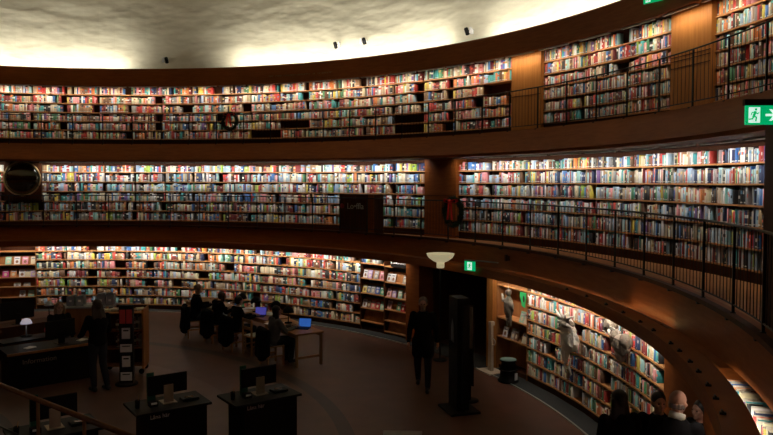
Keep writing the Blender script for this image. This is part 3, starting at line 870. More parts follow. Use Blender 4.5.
face_out(D1[2], 1.05, [(-.6, 'magenta', ''), (-.2, 'orange', ''), (.25, 'white', ''), (.55, 'cream', ''), (.85, 'lilac', '')], 'middle shelf of rose-lit case nearest bookcases', .18, .25)
face_out(D1[2], .75, [(.0, 'white', ''), (.5, 'grey', '')], 'low shelf of rose-lit case nearest bookcases', .2, .12)
face_out(D1[2], .42, [(.25, 'white', ''), (.7, 'mint', '')], 'bottom shelf of rose-lit case nearest bookcases', .17, .2)
face_out(D1[1], 1.46, [(.2, 'grey', ''), (.7, 'mint', '')], 'upper shelf of second rose-lit case', .17, .24)
# things in the open case by the door jamb
face_out(D3, .75, [(-.55, 'white', ''), (.72, 'cream', '')], 'low shelf of the open case by the door jamb', .17, .22)
face_out(D3, .75, [(-.02, 'grey', ''), (.18, 'brown', '')], 'low shelf beside the white one by the door jamb', .14, .24)
face_out(D3, 1.17, [(.55, 'mint', ''), (.82, 'cream', '')], 'middle shelf of the open case by the door jamb', .17, .24)
root_, r_, am_, hw_ = D3
o = empty('green_flyer', P(am_, r_, 0), RZ(am_), 'bright green triangular flyer hanging in the open case by the jamb', 'flyer')
MB().prism([(.60 * hw_, 1.83), (1.0 * hw_, 1.83), (.92 * hw_, 1.52), (.72 * hw_, 1.55)], -.03, -.02).build('card', M_GREEN, o)
MB().ell((.85 * hw_, -.031, 1.70), (.03, .002, .07), n=10).build('printed_mark', M_PINE, o)

# ------------------------------------------------------------------ hanging paper sculptures
def crumple(m, c, r, seed, amp=.22, n=22):
    rng = random.Random(seed); ph = [(rng.uniform(2, 6), rng.uniform(0, 6), Vector([rng.gauss(0, 1) for _ in range(3)]).normalized()) for _ in range(9)]
    b = len(m.v); m.ell((0, 0, 0), r, n=n)
    for i in range(b, len(m.v)):
        q = Vector(m.v[i]); d = Vector((q.x / r[0], q.y / r[1], q.z / r[2]))
        k = 1 + amp * sum(abs(math.sin(f * d.dot(a) + p)) - .6 for f, p, a in ph) / 3.0
        m.v[i] = tuple(Vector(c) + q * k)
    for i in range(len(m.sm)): m.sm[i] = False
# pale one with spiky arms
zA = 1.47
root = empty('paper_sculpture', P(120.1, 12.64, zA), RZ(120.1), 'pale crumpled paper sculpture with spiky arms hanging before the ground floor bookcase', 'sculpture', 'hanging paper sculptures')
m = MB(); crumple(m, (-.02, 0, -.12), (.24, .10, .30), 2); crumple(m, (.15, .0, -.18), (.17, .09, .18), 4); crumple(m, (-.10, -.0, -.38), (.10, .07, .24), 5)
m.build('crumpled_body', M_PAPER, root)
m = MB()
for (x, z, x2, z2) in ((-.05, .12, -.36, .30), (-.03, .14, -.30, .06), (.02, .14, .34, .30), (.02, .10, .30, .08), (0, .14, -.16, .34), (0, .14, .10, .32), (-.08, .02, -.30, -.06)):
    m.tube([(x, -.05, z), ((x + x2) / 2, -.10, (z + z2) / 2 + .02), (x2, -.07, z2)], [.036, .028, .008], 6)
m.build('spiky_arm', M_PAPER, root)
m = MB(); crumple(m, (0, -.02, .10), (.17, .12, .075), 9); m.build('crown', M_KRAFT, root)
MB().tube([(0, 0, .12), (0, 0, 2.05 - zA)], .003, 4).build('cord', M_WHITE, root)
for dx in (-.08, .10):
    MB().tube([(dx, 0, -.5), (dx - .02, -.02, -.68), (dx + .02, 0, -.80)], .018, 6).build('dangling_leg', M_PAPER, root)
# grey heart-shaped one with a small head
zB = 1.73
root = empty('paper_sculpture', P(128.6, 12.64, zB), RZ(128.6), 'grey-brown heart-shaped paper bird with round head hanging near the wood wall', 'sculpture', 'hanging paper sculptures')
m = MB(); crumple(m, (.05, 0, -.10), (.30, .09, .15), 12, .16); crumple(m, (.26, 0, .0), (.13, .09, .12), 13, .15); crumple(m, (-.10, 0, -.02), (.13, .09, .13), 14, .15); crumple(m, (.08, 0, -.22), (.12, .08, .12), 16, .15)
m.build('heart_body', M_KRAFT, root)
m = MB(); crumple(m, (-.27, -.02, .13), (.15, .09, .13), 15, .15); m.tube([(-.20, -.02, .04), (-.10, -.01, -.02)], .06, 8); m.build('head', M_KRAFT, root)
MB().tube([(-.08, -.12, .10), (.0, -.16, .08), (.04, -.15, .05)], [.03, .02, .004], 6).build('beak', M_PAPER, root)
MB().box(-.08, .12, -.12, -.11, .13, .17).build('pale_strip', M_PAPER, root)
MB().tube([(.0, 0, .06), (0, 0, 2.05 - zB)], .003, 4).build('cord', M_WHITE, root)
# figure with raised arms
zC = 1.55
root = empty('paper_sculpture', P(109.9, 12.62, zC), RZ(109.9), 'grey paper figure with raised arms hanging in front of the open case', 'sculpture', 'hanging paper sculptures')
m = MB(); crumple(m, (.02, 0, -.06), (.13, .08, .24), 21, .2); m.tube([(-.03, 0, .08), (-.16, -.02, .06), (-.19, -.02, .20)], [.05, .04, .025], 7); m.tube([(.08, 0, .08), (.17, -.02, .0), (.2, -.02, -.1)], [.05, .04, .02], 7)
m.build('paper_body', M_KRAFT, root)
m = MB(); crumple(m, (.01, 0, .25), (.07, .06, .075), 22, .12); m.build('head', M_KRAFT, root)
for dx in (-.03, .08): MB().tube([(dx, 0, -.25), (dx + .01, 0, -.46)], [.04, .025], 7).build('paper_leg', M_KRAFT, root)
MB().tube([(.0, 0, .3), (0, 0, 2.05 - zC)], .003, 4).build('cord', M_WHITE, root)

def added_spot(a, z, target, watts, cone, label):  # added spots out of view, brightening the information desk and doorway
    root = empty('spotlight', P(a, 16.05, z), 0, label, 'spotlight', 'spotlights on the stucco drum')
    d = (Vector(target) - root.location).normalized()
    MB().tube([(0, 0, 0), d * .2], .02).build('arm', M_IRON, root)
    MB().tube([d * .2, d * .5], [.06, .09], 16).build('lamp_head', M_BLACK, root)
    lamp('added_beam', 'SPOT', d * .52, watts, (1, .84, .72), root, direction=d, angle=cone, blend=.8, radius=.05)
added_spot(205, 8.6, (5.4, 1.4, .8), 240, .42, 'added spotlight behind the viewpoint aimed at the information desk')
added_spot(235, 8.6, (10.6, -3.6, .6), 200, .34, 'added spotlight behind the viewpoint aimed at the doorway')

# ------------------------------------------------------------------ people
def blob_caps(m, p0, p1, r0, r1, n=10):
    p0, p1 = Vector(p0), Vector(p1); d = p1 - p0; L = max(d.length, 1e-4)
    z = d / L; a = Vector((0, 0, 1)) if abs(z.z) < .9 else Vector((1, 0, 0)); x = z.cross(a).normalized(); y = z.cross(x)
    vs = []; rings_ = []
    for k in range(4): t = -PI / 2 + PI / 2 * (k + .3) / 4; rings_.append((r0 * math.sin(t), r0 * math.cos(t)))
    for k in range(5): s = k / 4; rings_.append((L * s, r0 + (r1 - r0) * s))
    for k in range(4): t = PI / 2 * (k + .7) / 4; rings_.append((L + r1 * math.sin(t), r1 * math.cos(t)))
    for (h, r) in rings_:
        for k in range(n):
            an = 2 * PI * k / n; vs.append(p0 + z * h + r * (math.cos(an) * x + math.sin(an) * y))
    fs = []; R_ = len(rings_)
    for i in range(R_ - 1):
        for k in range(n):
            l = (k + 1) % n; fs.append((i * n + k, i * n + l, (i + 1) * n + l, (i + 1) * n + k))
    fs.append(tuple(reversed(range(n)))); fs.append(tuple((R_ - 1) * n + k for k in range(n)))
    m.add(vs, fs, 0, True)
def torso(m, J, grow=0.0, z_lo=0.0, low_r=None):
    """elliptical stack from hips to neck"""
    pel, ch, nk = Vector(J['pelvis']), Vector(J['chest']), Vector(J['neck'])
    sx = (Vector(J['sh_r']) - Vector(J['sh_l'])).normalized()
    hx = (Vector(J['hip_r']) - Vector(J['hip_l'])).normalized()
    st = [(pel + (pel - ch).normalized() * .08, .150, .105, 0), (pel, .165, .118, 0), (pel.lerp(ch, .4), .138, .100, .4), (pel.lerp(ch, .75), .160, .115, .75), (ch, .178, .120, 1), (ch.lerp(nk, .45), .165, .100, 1), (ch.lerp(nk, .78), .095, .072, 1), (nk, .060, .060, 1)]
    n = 18; vs = []; fs = []
    for i, (c, rx, ry, t) in enumerate(st):
        ax = hx.lerp(sx, t).normalized(); a = st[min(i + 1, 7)][0]; b_ = st[max(i - 1, 0)][0]
        up = (a - b_).normalized(); ay = up.cross(ax).normalized()
        for k in range(n):
            an = 2 * PI * k / n; vs.append(c + ax * (rx + grow) * math.cos(an) + ay * (ry + grow) * math.sin(an))
    for i in range(7):
        for k in range(n):
            l = (k + 1) % n; fs.append((i * n + k, i * n + l, (i + 1) * n + l, (i + 1) * n + k))
    fs.append(tuple(reversed(range(n)))); fs.append(tuple(7 * n + k for k in range(n)))
    m.add(vs, fs, 0, True)
def remesh(o, vox, smooth=4):
    r = o.modifiers.new('union', 'REMESH'); r.mode = 'VOXEL'; r.voxel_size = vox; r.use_smooth_shade = True
    s = o.modifiers.new('smooth', 'SMOOTH'); s.iterations = smooth; s.factor = .5
    dg = bpy.context.evaluated_depsgraph_get()
    me = bpy.data.meshes.new_from_object(o.evaluated_get(dg)); mats = list(o.data.materials)
    o.modifiers.clear(); o.data = me
    if not me.materials:
        for q in mats: me.materials.append(q)
    me.polygons.foreach_set('use_smooth', [True] * len(me.polygons))
    return o
STAND = dict(pelvis=(0, 0, .95), chest=(0, .01, 1.28), neck=(0, 0, 1.47), head=(0, -.03, 1.61), sh_l=(.185, .01, 1.40), sh_r=(-.185, .01, 1.40), el_l=(.25, .03, 1.12), el_r=(-.25, .03, 1.12),
             wr_l=(.25, -.05, .88), wr_r=(-.25, -.05, .88), hip_l=(.09, 0, .91), hip_r=(-.09, 0, .91), kn_l=(.10, -.02, .49), kn_r=(-.10, -.02, .49), an_l=(.10, .03, .09), an_r=(-.10, .03, .09))
SIT = dict(pelvis=(0, 0, .54), chest=(0, -.03, .87), neck=(0, -.05, 1.06), head=(0, -.09, 1.19), sh_l=(.18, -.03, .99), sh_r=(-.18, -.03, .99), el_l=(.22, -.14, .76), el_r=(-.22, -.14, .76),
           wr_l=(.13, -.38, .80), wr_r=(-.13, -.38, .80), hip_l=(.09, -.02, .52), hip_r=(-.09, -.02, .52), kn_l=(.12, -.42, .50), kn_r=(-.12, -.42, .50), an_l=(.12, -.38, .09), an_r=(-.12, -.38, .09))
def human(loc, rz, label, J0, scale=1.0, hair='short', hair_mat=None, top_mat=None, leg_mat=None, collar=None, tilt=0.0, turn=0.0, upd=None, coat=False, bare_crown=False):
    J = dict(J0); J.update(upd or {})
    root = empty('person', loc, rz, label, 'person'); root.scale = (scale,) * 3
    V = Vector
    # body: one continuous surface
    m = MB(); torso(m, J)
    for s in 'lr':
        blob_caps(m, J['sh_' + s], J['el_' + s], .050, .038); blob_caps(m, J['el_' + s], J['wr_' + s], .038, .026)
        blob_caps(m, J['hip_' + s], J['kn_' + s], .082, .055); blob_caps(m, J['kn_' + s], J['an_' + s], .054, .036)
        an = V(J['an_' + s]); blob_caps(m, an + V((0, .03, -.04)), an + V((0, -.13, -.05)), .036, .028)
        wr, el = V(J['wr_' + s]), V(J['el_' + s]); d = (wr - el).normalized(); sd = 1 if s == 'l' else -1
        side = d.cross(V((0, 0, 1)));  side = side.normalized() if side.length > .2 else V((0, -1, 0))
        if abs(d.z) > .7: side = V((0, -1, 0)); nrm = V((-sd, 0, 0))
        else: nrm = V((0, 0, -1))
        pc = wr + d * .05; blob_caps(m, wr, wr + d * .075, .026, .030)
        blob_caps(m, pc + side * .018, pc + side * .018 + d * .03, .022, .018); blob_caps(m, pc - side * .018, pc - side * .018 + d * .03, .022, .018)
        for k, (off, ln) in enumerate(((.033, .062), (.011, .074), (-.011, .070), (-.032, .054))):
            b0 = wr + d * .085 + side * off; mid = b0 + d * ln * .5 + nrm * .006; tip = mid + d * ln * .42 + nrm * .022
            blob_caps(m, b0, mid, .0098, .009, 6); blob_caps(m, mid, tip, .009, .008, 6)
        t0 = wr + d * .03 + side * .03; t1 = t0 + side * .03 + d * .03 + nrm * .01; blob_caps(m, t0, t1, .013, .011, 6); blob_caps(m, t1, t1 + d * .03, .011, .009, 6)
    hd = V(J['head']); RM = Matrix.Rotation(turn, 3, 'Z') @ Matrix.Rotation(tilt, 3, 'X')
    def H(x, y, z): return hd + RM @ V((x, y, z))
    blob_caps(m, V(J['neck']) - V((0, 0, .04)), H(0, .015, -.06), .058, .052)
    m.ell(H(0, .012, .025), (.076, .095, .092), M=RM, n=18); m.ell(H(0, -.022, -.045), (.057, .066, .066), M=RM, n=16); m.ell(H(0, -.068, -.088), (.026, .022, .022), M=RM)
    blob_caps(m, H(0, -.082, .012), H(0, -.105, -.026), .010, .016, 8); m.ell(H(0, -.073, .030), (.055, .018, .012), M=RM)
    for s in (-1, 1):
        m.ell(H(s * .045, -.062, -.02), (.022, .020, .020), M=RM); m.ell(H(s * .080, .012, -.008), (.010, .018, .031), M=RM)
    m.ell(H(0, -.088, -.056), (.022, .010, .007), M=RM)
    body = m.build('body', M_SKIN, root); remesh(body, .011, 3)
    for s in (-1, 1): MB().ell(H(s * .031, -.076, .006), (.0125, .010, .008), M=RM, n=10).build('eye', M_EYE, root)
    # clothes
    m = MB(); torso(m, J, .022)
    for s in 'lr':
        w_ = V(J['wr_' + s]); e_ = V(J['el_' + s])
        blob_caps(m, J['sh_' + s], e_, .068, .056); blob_caps(m, e_, e_.lerp(w_, .92), .056, .042)
        if coat: blob_caps(m, J['hip_' + s], V(J['hip_' + s]).lerp(V(J['kn_' + s]), .55), .125, .12)
    remesh(m.build('coat' if coat else 'sweater', top_mat or M_CDARK, root), .016, 4)
    m = MB()
    blob_caps(m, V(J['hip_l']) * .5 + V(J['pelvis']) * .5, V(J['hip_r']) * .5 + V(J['pelvis']) * .5, .125, .125)
    for s in 'lr':
        k_, a_ = V(J['kn_' + s]), V(J['an_' + s])
        blob_caps(m, J['hip_' + s], k_, .100, .074); blob_caps(m, k_, k_.lerp(a_, .95), .074, .056)
    remesh(m.build('trousers', leg_mat or M_CNAVY, root), .016, 4)
    for s in 'lr':
        an = V(J['an_' + s]); m = MB(); blob_caps(m, an + V((0, .035, -.05)), an + V((0, -.14, -.055)), .045, .038); blob_caps(m, an, an + V((0, 0, -.04)), .048, .05)
        m.v = [(x, y, max(z, an.z - .09)) for (x, y, z) in m.v]
        m.build('shoe', M_SHOE, root)
    if collar:
        nk = V(J['neck']); m = MB(); M_ = Matrix.Translation(nk.lerp(hd, .12)) @ RM.to_4x4()
        m.lathe([(.078, -.035), (.074, .025), (.066, .030), (.064, -.03)], 24, M=M_ @ Matrix.Rotation(.25, 4, 'X')); m.build('collar', collar, root)
    hm = hair_mat or M_HAIRD; m = MB()
    if hair in ('short', 'long', 'bob'):
        b = len(m.v); m.ell(H(0, .026, .040), (.086, .100, .092), M=RM, n=20); m.ell(H(0, .050, -.005), (.078, .070, .085), M=RM, n=16)
        if hair == 'long':
            for k in range(7):
                t = -1 + k / 3.0
                blob_caps(m, H(.07 * t, .055 - .03 * abs(t), .0), H(.095 * t, .075 - .03 * abs(t), -.20), .042, .045); blob_caps(m, H(.095 * t, .075 - .03 * abs(t), -.20), H(.11 * t, .085 - .02 * abs(t), -.36), .045, .025)
        if hair == 'bob':
            for t in (-1, -.5, 0, .5, 1): blob_caps(m, H(.08 * t, .05 - .03 * abs(t), .02), H(.088 * t, .055 - .03 * abs(t), -.11), .035, .03)
    elif hair == 'fringe':      # bald crown, hair only round the back and sides
        for k in range(9):
            t = PI * k / 8; x, y = .072 * math.cos(t), .012 + .086 * math.sin(t)
            blob_caps(m, H(x, y, -.008), H(x * .92, y * .93, -.050), .013, .012, 8)
    elif hair == 'bun':
        m.ell(H(0, .026, .040), (.086, .100, .092), M=RM, n=20); m.ell(H(0, .11, .06), (.045, .04, .045), M=RM)
    remesh(m.build('hair', hm, root), .010, 2)
    return root

def yaw_to(dx, dy): return math.atan2(dx, -dy)       # a figure's local -Y turned to face (dx, dy)

# ------------------------------------------------------------------ furniture on the floor
def service_desk(x, y, rz, label, first=[None]):
    T = .02
    root = empty('service_desk', (x, y, 0), rz, label, 'desk', 'black self-service lending desks')
    m = MB(); m.box(-.52, .52, -.34, .32, .965, 1.0); m.build('desk_top', M_BLACK, root, bevel=.004)
    m = MB(); m.box(-.36, .46, -.30, .28, .0, .965); m.build('desk_body', M_BLACK, root, bevel=.004)
    text('Låna här', .078, M_TEXT, root, (-.20, -.305, .90), name='lettering')
    return root
def monitor(x, y, z, rz, label, w_=.55, h_=.27, stand=M_STAND, sticker=True):
    root = empty('monitor', (x, y, z), rz, label, 'monitor', 'flat monitors')
    MB().box(-w_ / 2, w_ / 2, -.015, .015, .12, .12 + h_).build('screen_case', M_BLACK, root, bevel=.004)
    MB().box(-.065, .065, -.055, -.035, .006, .25).build('stand', stand, root); MB().box(-.10, .10, -.12, .10, 0, .008).build('foot', stand, root)
    MB().box(-.03, .03, -.04, -.012, .18, .26).build('hinge', M_BLACK, root)
    return root
def small_kit(x, y, z, rz, who):
    c, s = math.cos(rz), math.sin(rz)
    def at(u, v): return (x + u * c - v * s, y + u * s + v * c, z)
    o = empty('card_reader', at(-.22, -.06), rz, 'small black card reader with pale display on %s' % who, 'card reader', 'card readers on the lending desks')
    MB().box(-.06, .06, -.05, .05, 0, .07).build('reader_body', M_BLACK, o, bevel=.006); MB().box(-.04, .04, -.054, -.05, .035, .062).build('display', M_WHITE, o)
    o = empty('scanner_pad', at(.30, -.05), rz, 'flat black scanner pad on %s' % who, 'scanner', 'scanner pads on the lending desks')
    MB().box(-.12, .12, -.07, .09, 0, .035).build('pad', M_BLACK, o, bevel=.01); MB().box(-.07, .05, -.03, .04, .035, .042).build('glass', M_GLASSD, o)
    o = empty('pencil_cup', at(-.42, -.02), rz, 'dark pencil cup near the end of %s' % who, 'cup', 'cups on the lending desks')
    MB().lathe([(.03, 0), (.035, .11), (.031, .11), (.027, .01)], 14).build('cup_body', M_BLACK, o)
    MB().tube([(.0, 0, .01), (.02, .0, .17)], .004).build('pencil', M_TABLE, o)
    o = empty('sticky_note_block', at(-.20, .09), rz, 'green plastic leaflet box behind the card reader on %s' % who, 'box', 'green boxes on the lending desks')
    MB().box(-.05, .05, -.03, .03, 0, .14).add([(-.05, .03, .14), (.05, .03, .14), (.05, .03, .42), (-.05, .03, .42), (-.05, .036, .42), (.05, .036, .42), (.05, .036, 0), (-.05, .036, 0)], [(0, 1, 2, 3), (4, 5, 6, 7), (3, 2, 5, 4)]).build('holder', M_GRNP, o)
for (x, y, who, rz) in ((2.90, -4.02, 'lending desk behind the brown handrail', -.10), (4.42, -4.02, 'middle lending desk', -.14), (5.58, -4.56, 'lending desk farthest from the handrail', -.12)):
    service_desk(x, y, rz, {'lending desk behind the brown handrail': 'black lending desk with white lettering, partly hidden by brown handrail', 'middle lending desk': 'black lending desk with white lettering, middle one of the three',
                            'lending desk farthest from the handrail': 'black lending desk with white lettering, farthest from the brown handrail'}[who])
    c, s = math.cos(rz), math.sin(rz)
    monitor(x + .02 * c, y + .02 * s + .04, 1.0, rz, 'black monitor seen from behind with beige stand on %s' % who)
    small_kit(x, y, 1.0, rz, who)

# brown handrail of the entrance stairs
a_, b_ = Vector((2.27, -4.165, 1.70)), Vector((2.75, -7.15, 1.70)); a2 = a_ + (a_ - b_) * .6
root = empty('stair_handrail', (a_.x, a_.y, 0), 0, 'brown wooden stair handrail slanting in front of the lending desks', 'handrail')
o_ = -root.location
m = MB(); m.tube([a2 + o_, a_ + o_, b_ + o_], .028, 12); m.build('rail', M_RAILW, root)
for t in (-.55, -.2, .3, .62, .97):
    p = a_.lerp(b_, t) + o_; MB().tube([(p.x, p.y, 0), (p.x, p.y, 1.68)], .02, 8).build('post', M_RAILW, root)
m = MB(); m.tube([a2 + o_ - Vector((0, 0, .5)), b_ + o_ - Vector((0, 0, .5))], .012, 8); m.build('middle_rail', M_IRON, root)

# information desk
root = empty('information_desk', (4.78, 2.0, 0), -.035, 'long black information desk with orange wood edge', 'desk')
MB().box(-.92, .78, -.42, .38, .70, .735).build('counter_top', M_BLACK, root)
MB().box(-.93, .79, -.445, -.42, .695, .74).build('front_edge', M_DWOOD, root)
MB().box(-.88, .74, -.38, .30, .0, .70).build('desk_body', M_BLACK, root)
text('Information', .135, M_STAND, root, (-.33, -.385, .49), name='lettering')
monitor(4.95, 1.98, .735, .15, 'broad black monitor on the information desk before the seated librarian', .62, .36, M_BLACK)
for (x, y, lb) in ((4.35, 1.95, 'white papers lying on the far end of information desk'), (5.38, 1.95, 'white folded papers near standing visitor on information desk')):
    o = empty('paper_stack', (x, y, .736), .3, lb, 'papers', 'papers on the information desk')
    for k in range(3): MB().box(-.10, .10, -.07, .07, k * .004, k * .004 + .003, M=Matrix.Rotation(.2 * k, 4, 'Z')).build('sheet', M_WHITE, o)
root = empty('desk_lamp', (4.60, 3.05, .0), 0, 'white dome desk lamp glowing over the work table', 'lamp')
MB().lathe([(.12, .75), (.12, .77), (.015, .79), (.012, 1.02)], 20).build('lamp_base', M_BLACK, root)
MB().lathe([(.03, 1.14), (.08, 1.12), (.11, 1.06), (.12, 1.03), (.03, 1.03)], 24).build('lamp_shade', plain('lit_shade', (.7, .7, .75), .4, emit=(.8, .72, .85), emit_s=.35), root)
lamp('lamp_bulb', 'POINT', (0, 0, .99), .7, (1, .9, .85), root)
root = empty('work_table', (4.75, 2.92, 0), .1, 'dark work table behind the information desk', 'table')
MB().box(-.75, .75, -.25, .25, .715, .75).build('table_top', M_BLACK, root)
for sx in (-1, 1):
    for sy in (-1, 1): MB().box(sx * .7 - .025, sx * .7 + .025, sy * .2 - .025, sy * .2 + .025, 0, .715).build('leg', M_BLACK, root)
monitor(4.85, 4.60, .75, .2, 'large dark monitor on the counter under the rose-lit shelves', .78, .42, M_BLACK)
root = empty('back_counter', (4.92, 4.68, 0), .1, 'dark staff counter below the rose-lit display case', 'counter')
MB().box(-.7, .7, -.3, .3, .715, .75).build('counter_top', M_CASE, root); MB().box(-.66, .66, -.26, .26, 0, .715).build('counter_body', M_CASE, root)
o = empty('red_ball', (5.02, 2.95, .75), 0, 'small red round gadget on the work table', 'gadget')
MB().ell((0, 0, .10), (.085, .07, .10), n=16).build('red_shell', M_REDC, o); MB().lathe([(.05, 0), (.05, .01)], 16).build('stand', M_BLACK, o)
# orange-brown counter and its shelf with grey panels
root = empty('return_counter', (6.28, 4.12, 0), -.62, 'orange-brown wood counter with pale top behind the librarian', 'counter')
MB().box(-.55, .62, -.25, .25, 0, 1.06).build('counter_body', M_DWOOD, root); MB().box(-.60, .67, -.30, .30, 1.06, 1.09).build('counter_top', M_GREY, root)
for k, (u, lb) in enumerate(((-.36, 'first'), (-.15, 'second'), (.34, 'third'), (.55, 'fourth'))):
    c, s = math.cos(-.62), math.sin(-.62)
    o = empty('magazine_box', (6.28 + u * c, 4.12 + u * s, 1.091), -.62, 'grey fabric magazine box on the orange-brown counter, %s in its row' % lb, 'box', 'grey boxes on the counter')
    m = MB(); m.prism([(-.09, 0), (.09, 0), (.09, .26 + .04 * (k > 1)), (-.09, .22 + .06 * (k > 1))], -.10, .10); m.build('box_shell', M_GREY, o); MB().box(-.03, .03, -.106, -.10, .10, .15).build('label_holder', M_WHITE, o)
# leaflet tower
root = empty('leaflet_tower', (5.77, .61, 0), -.62, 'black leaflet tower with red and white sheets in a column', 'stand')
MB().box(-.135, .135, -.02, .10, .03, 1.60).build('panel', M_BLACK, root); MB().lathe([(.22, 0), (.22, .03), (.18, .035)], 24).build('base', M_BLACK, root)
for (z, h_, w_, mt) in ((1.24, .28, .10, M_REDC), (.93, .22, .16, M_WHITE), (.66, .16, .23, M_WHITE), (.36, .22, .16, M_WHITE), (.08, .17, .22, M_WHITE)):
    if mt is M_REDC:
        for dx in (-.065, .065): MB().box(dx - .055, dx + .055, -.03, -.022, z, z + h_).build('red_leaflet', mt, root)
    else:
        MB().box(-w_ / 2, w_ / 2, -.03, -.022, z, z + h_).build('white_sheet', mt, root)
        MB().box(-w_ / 3, w_ / 3, -.032, -.03, z + h_ * .7, z + h_ * .82).build('black_print', M_BLACK, root)
# book truck
root = empty('book_truck', (6.14, 1.55, 0), -.62, 'wooden book truck loaded with books behind the leaflet tower', 'book truck')
MB().box(-.44, -.40, -.28, .28, .12, 1.38).build('end_panel', M_DWOOD, root); MB().box(.40, .44, -.28, .28, .12, 1.38).build('end_panel', M_DWOOD, root)
for z in (.18, .55, .92, 1.30): MB().box(-.40, .40, -.27, .27, z, z + .025).build('shelf', M_DWOOD, root)
MB().box(-.40, .40, -.01, .01, .2, 1.3).build('centre_board', M_CASE, root)
for sx in (-.38, .38):
    for sy in (-.22, .22): MB().lathe([(.0, -.015), (.055, -.015), (.055, .015), (.0, .015)], 14, M=Matrix.Translation((sx, sy, .058)) @ Matrix.Rotation(PI / 2, 4, 'X')).build('castor', M_BLACK, root)
rng = random.Random(8); c, s = math.cos(-.62), math.sin(-.62); cnt = 0
for lv, z in (('second', .946), ('third', .576)):
    u = -.14
    while u < .33:
        wd = rng.uniform(.03, .06); nm = rng.choice(['black', 'navy', 'maroon', 'brown', 'grey', 'green', 'cream'])
        o = bpy.data.objects.new('truck_book', book_mesh(dict(w=wd, h=rng.uniform(.2, .29), d=.2, col=PAL[nm][0], acc=(.7, .66, .6), lab=True, band=.6))); COL.objects.link(o)
        o.location = (6.14 + u * c + .24 * s, 1.55 + u * s - .24 * c, z + .001); o.rotation_euler.z = -.62
        tag(o, '%s book, %s from the tower on the %s shelf of book truck' % (nm, num_word(min(19, cnt % 15)), lv), 'book', 'books on the book truck'); cnt += 1
        u += wd + .003
    cnt = 0
for k in range(6):
    u = -.33 + k * .13; nm = ['cream', 'white', 'grey', 'white', 'tan', 'cream'][k]
    o = empty('flat_book', (6.14 + u * c, 1.55 + u * s, 1.326), -.62 + rng.uniform(-.5, .5), '%s book lying flat on top of the truck, %s from its near end' % (nm, num_word(k)), 'book', 'books lying on the truck')
    MB().box(-.08, .08, -.11, .11, 0, .03 + .02 * (k % 2)).build('cover', cover_mat('bk' + nm, PAL[nm][0]), o)
    MB().box(-.077, .083, -.108, .108, .004, .026).build('pages', M_PAGES, o)

# reading tables
def table(x, y, rz, L, W, label):
    root = empty('reading_table', (x, y, 0), rz, label, 'table', 'birch reading tables')
    MB().box(-W / 2, W / 2, -L / 2, L / 2, .715, .75).build('table_top', M_TABLE, root, bevel=.004)
    for sx in (-1, 1):
        for sy in (-1, 1): MB().box(sx * (W / 2 - .05) - .025, sx * (W / 2 - .05) + .025, sy * (L / 2 - .05) - .025, sy * (L / 2 - .05) + .025, 0, .715).build('leg', M_TABLE, root)
    for sy in (-1, 1): MB().box(-W / 2 + .07, W / 2 - .07, sy * (L / 2 - .05) - .012, sy * (L / 2 - .05) + .012, .18, .23).build('stretcher', M_TABLE, root)
    for sx in (-1, 1): MB().box(sx * (W / 2 - .05) - .012, sx * (W / 2 - .05) + .012, -L / 2 + .07, L / 2 - .07, .64, .71).build('apron', M_TABLE, root)
    return root
table(9.48, .08, -.17, 1.75, .70, 'birch reading table nearest the doorway with a blue-screened laptop')
table(9.78, 2.05, -.04, 2.0, .70, 'birch reading table with a violet-screened laptop')
def table_lamp(x, y, label):
    root = empty('table_lamp', (x, y, .75), 0, label, 'lamp', 'dark domed reading lamps')
    MB().lathe([(.09, 0), (.09, .015), (.012, .025), (.010, .26)], 18).build('lamp_base', M_BLACK, root)
    MB().lathe([(.015, .40), (.06, .385), (.115, .33), (.135, .25), (.13, .25), (.105, .32)], 24).build('lamp_shade', M_BLACK, root)
    MB().ell((0, 0, .27), (.03, .03, .035), n=10).build('bulb', M_CREAM, root)
    return root
for (x, y, lb) in ((9.62, .45, 'nearest the doorway'), (9.84, 1.30, 'second from the doorway'), (9.84, 2.2, 'third from the doorway'), (9.86, 2.92, 'farthest from the doorway')):
    table_lamp(x, y, 'black domed reading lamp on the birch tables, ' + lb)
def laptop(x, y, rz, mat, label):
    root = empty('laptop', (x, y, .751), rz, label, 'laptop')
    MB().box(-.15, .15, -.11, .11, 0, .014).build('keyboard_base', M_BLACK, root)
    M_ = Matrix.Translation((0, .11, .012)) @ Matrix.Rotation(-.30, 4, 'X')
    MB().box(-.15, .15, 0, .008, 0, .205, M=M_).build('lid', M_BLACK, root); MB().box(-.140, .140, -.002, 0, .01, .195, M=M_).build('screen', mat, root)
    return root
laptop(9.50, -.30, -.95, M_SCRB, 'open laptop with blue screen on the near birch table')
laptop(9.55, 1.62, -.95, M_SCRV, 'open laptop with violet screen on the farther birch table')
for k, (x, y, rz) in enumerate(((9.6, 2.45, .2), (9.95, 2.75, -.3), (9.95, 1.75, .5), (9.35, .65, .1))):
    o = empty('open_papers', (x, y, .751), rz, 'pale open papers on the birch tables, %s from the farthest lamp' % num_word(k), 'papers', 'papers on the reading tables')
    MB().box(-.2, -.005, -.14, .14, 0, .006).build('page', M_WHITE, o); MB().box(.005, .2, -.14, .14, 0, .006).build('page', M_WHITE, o)
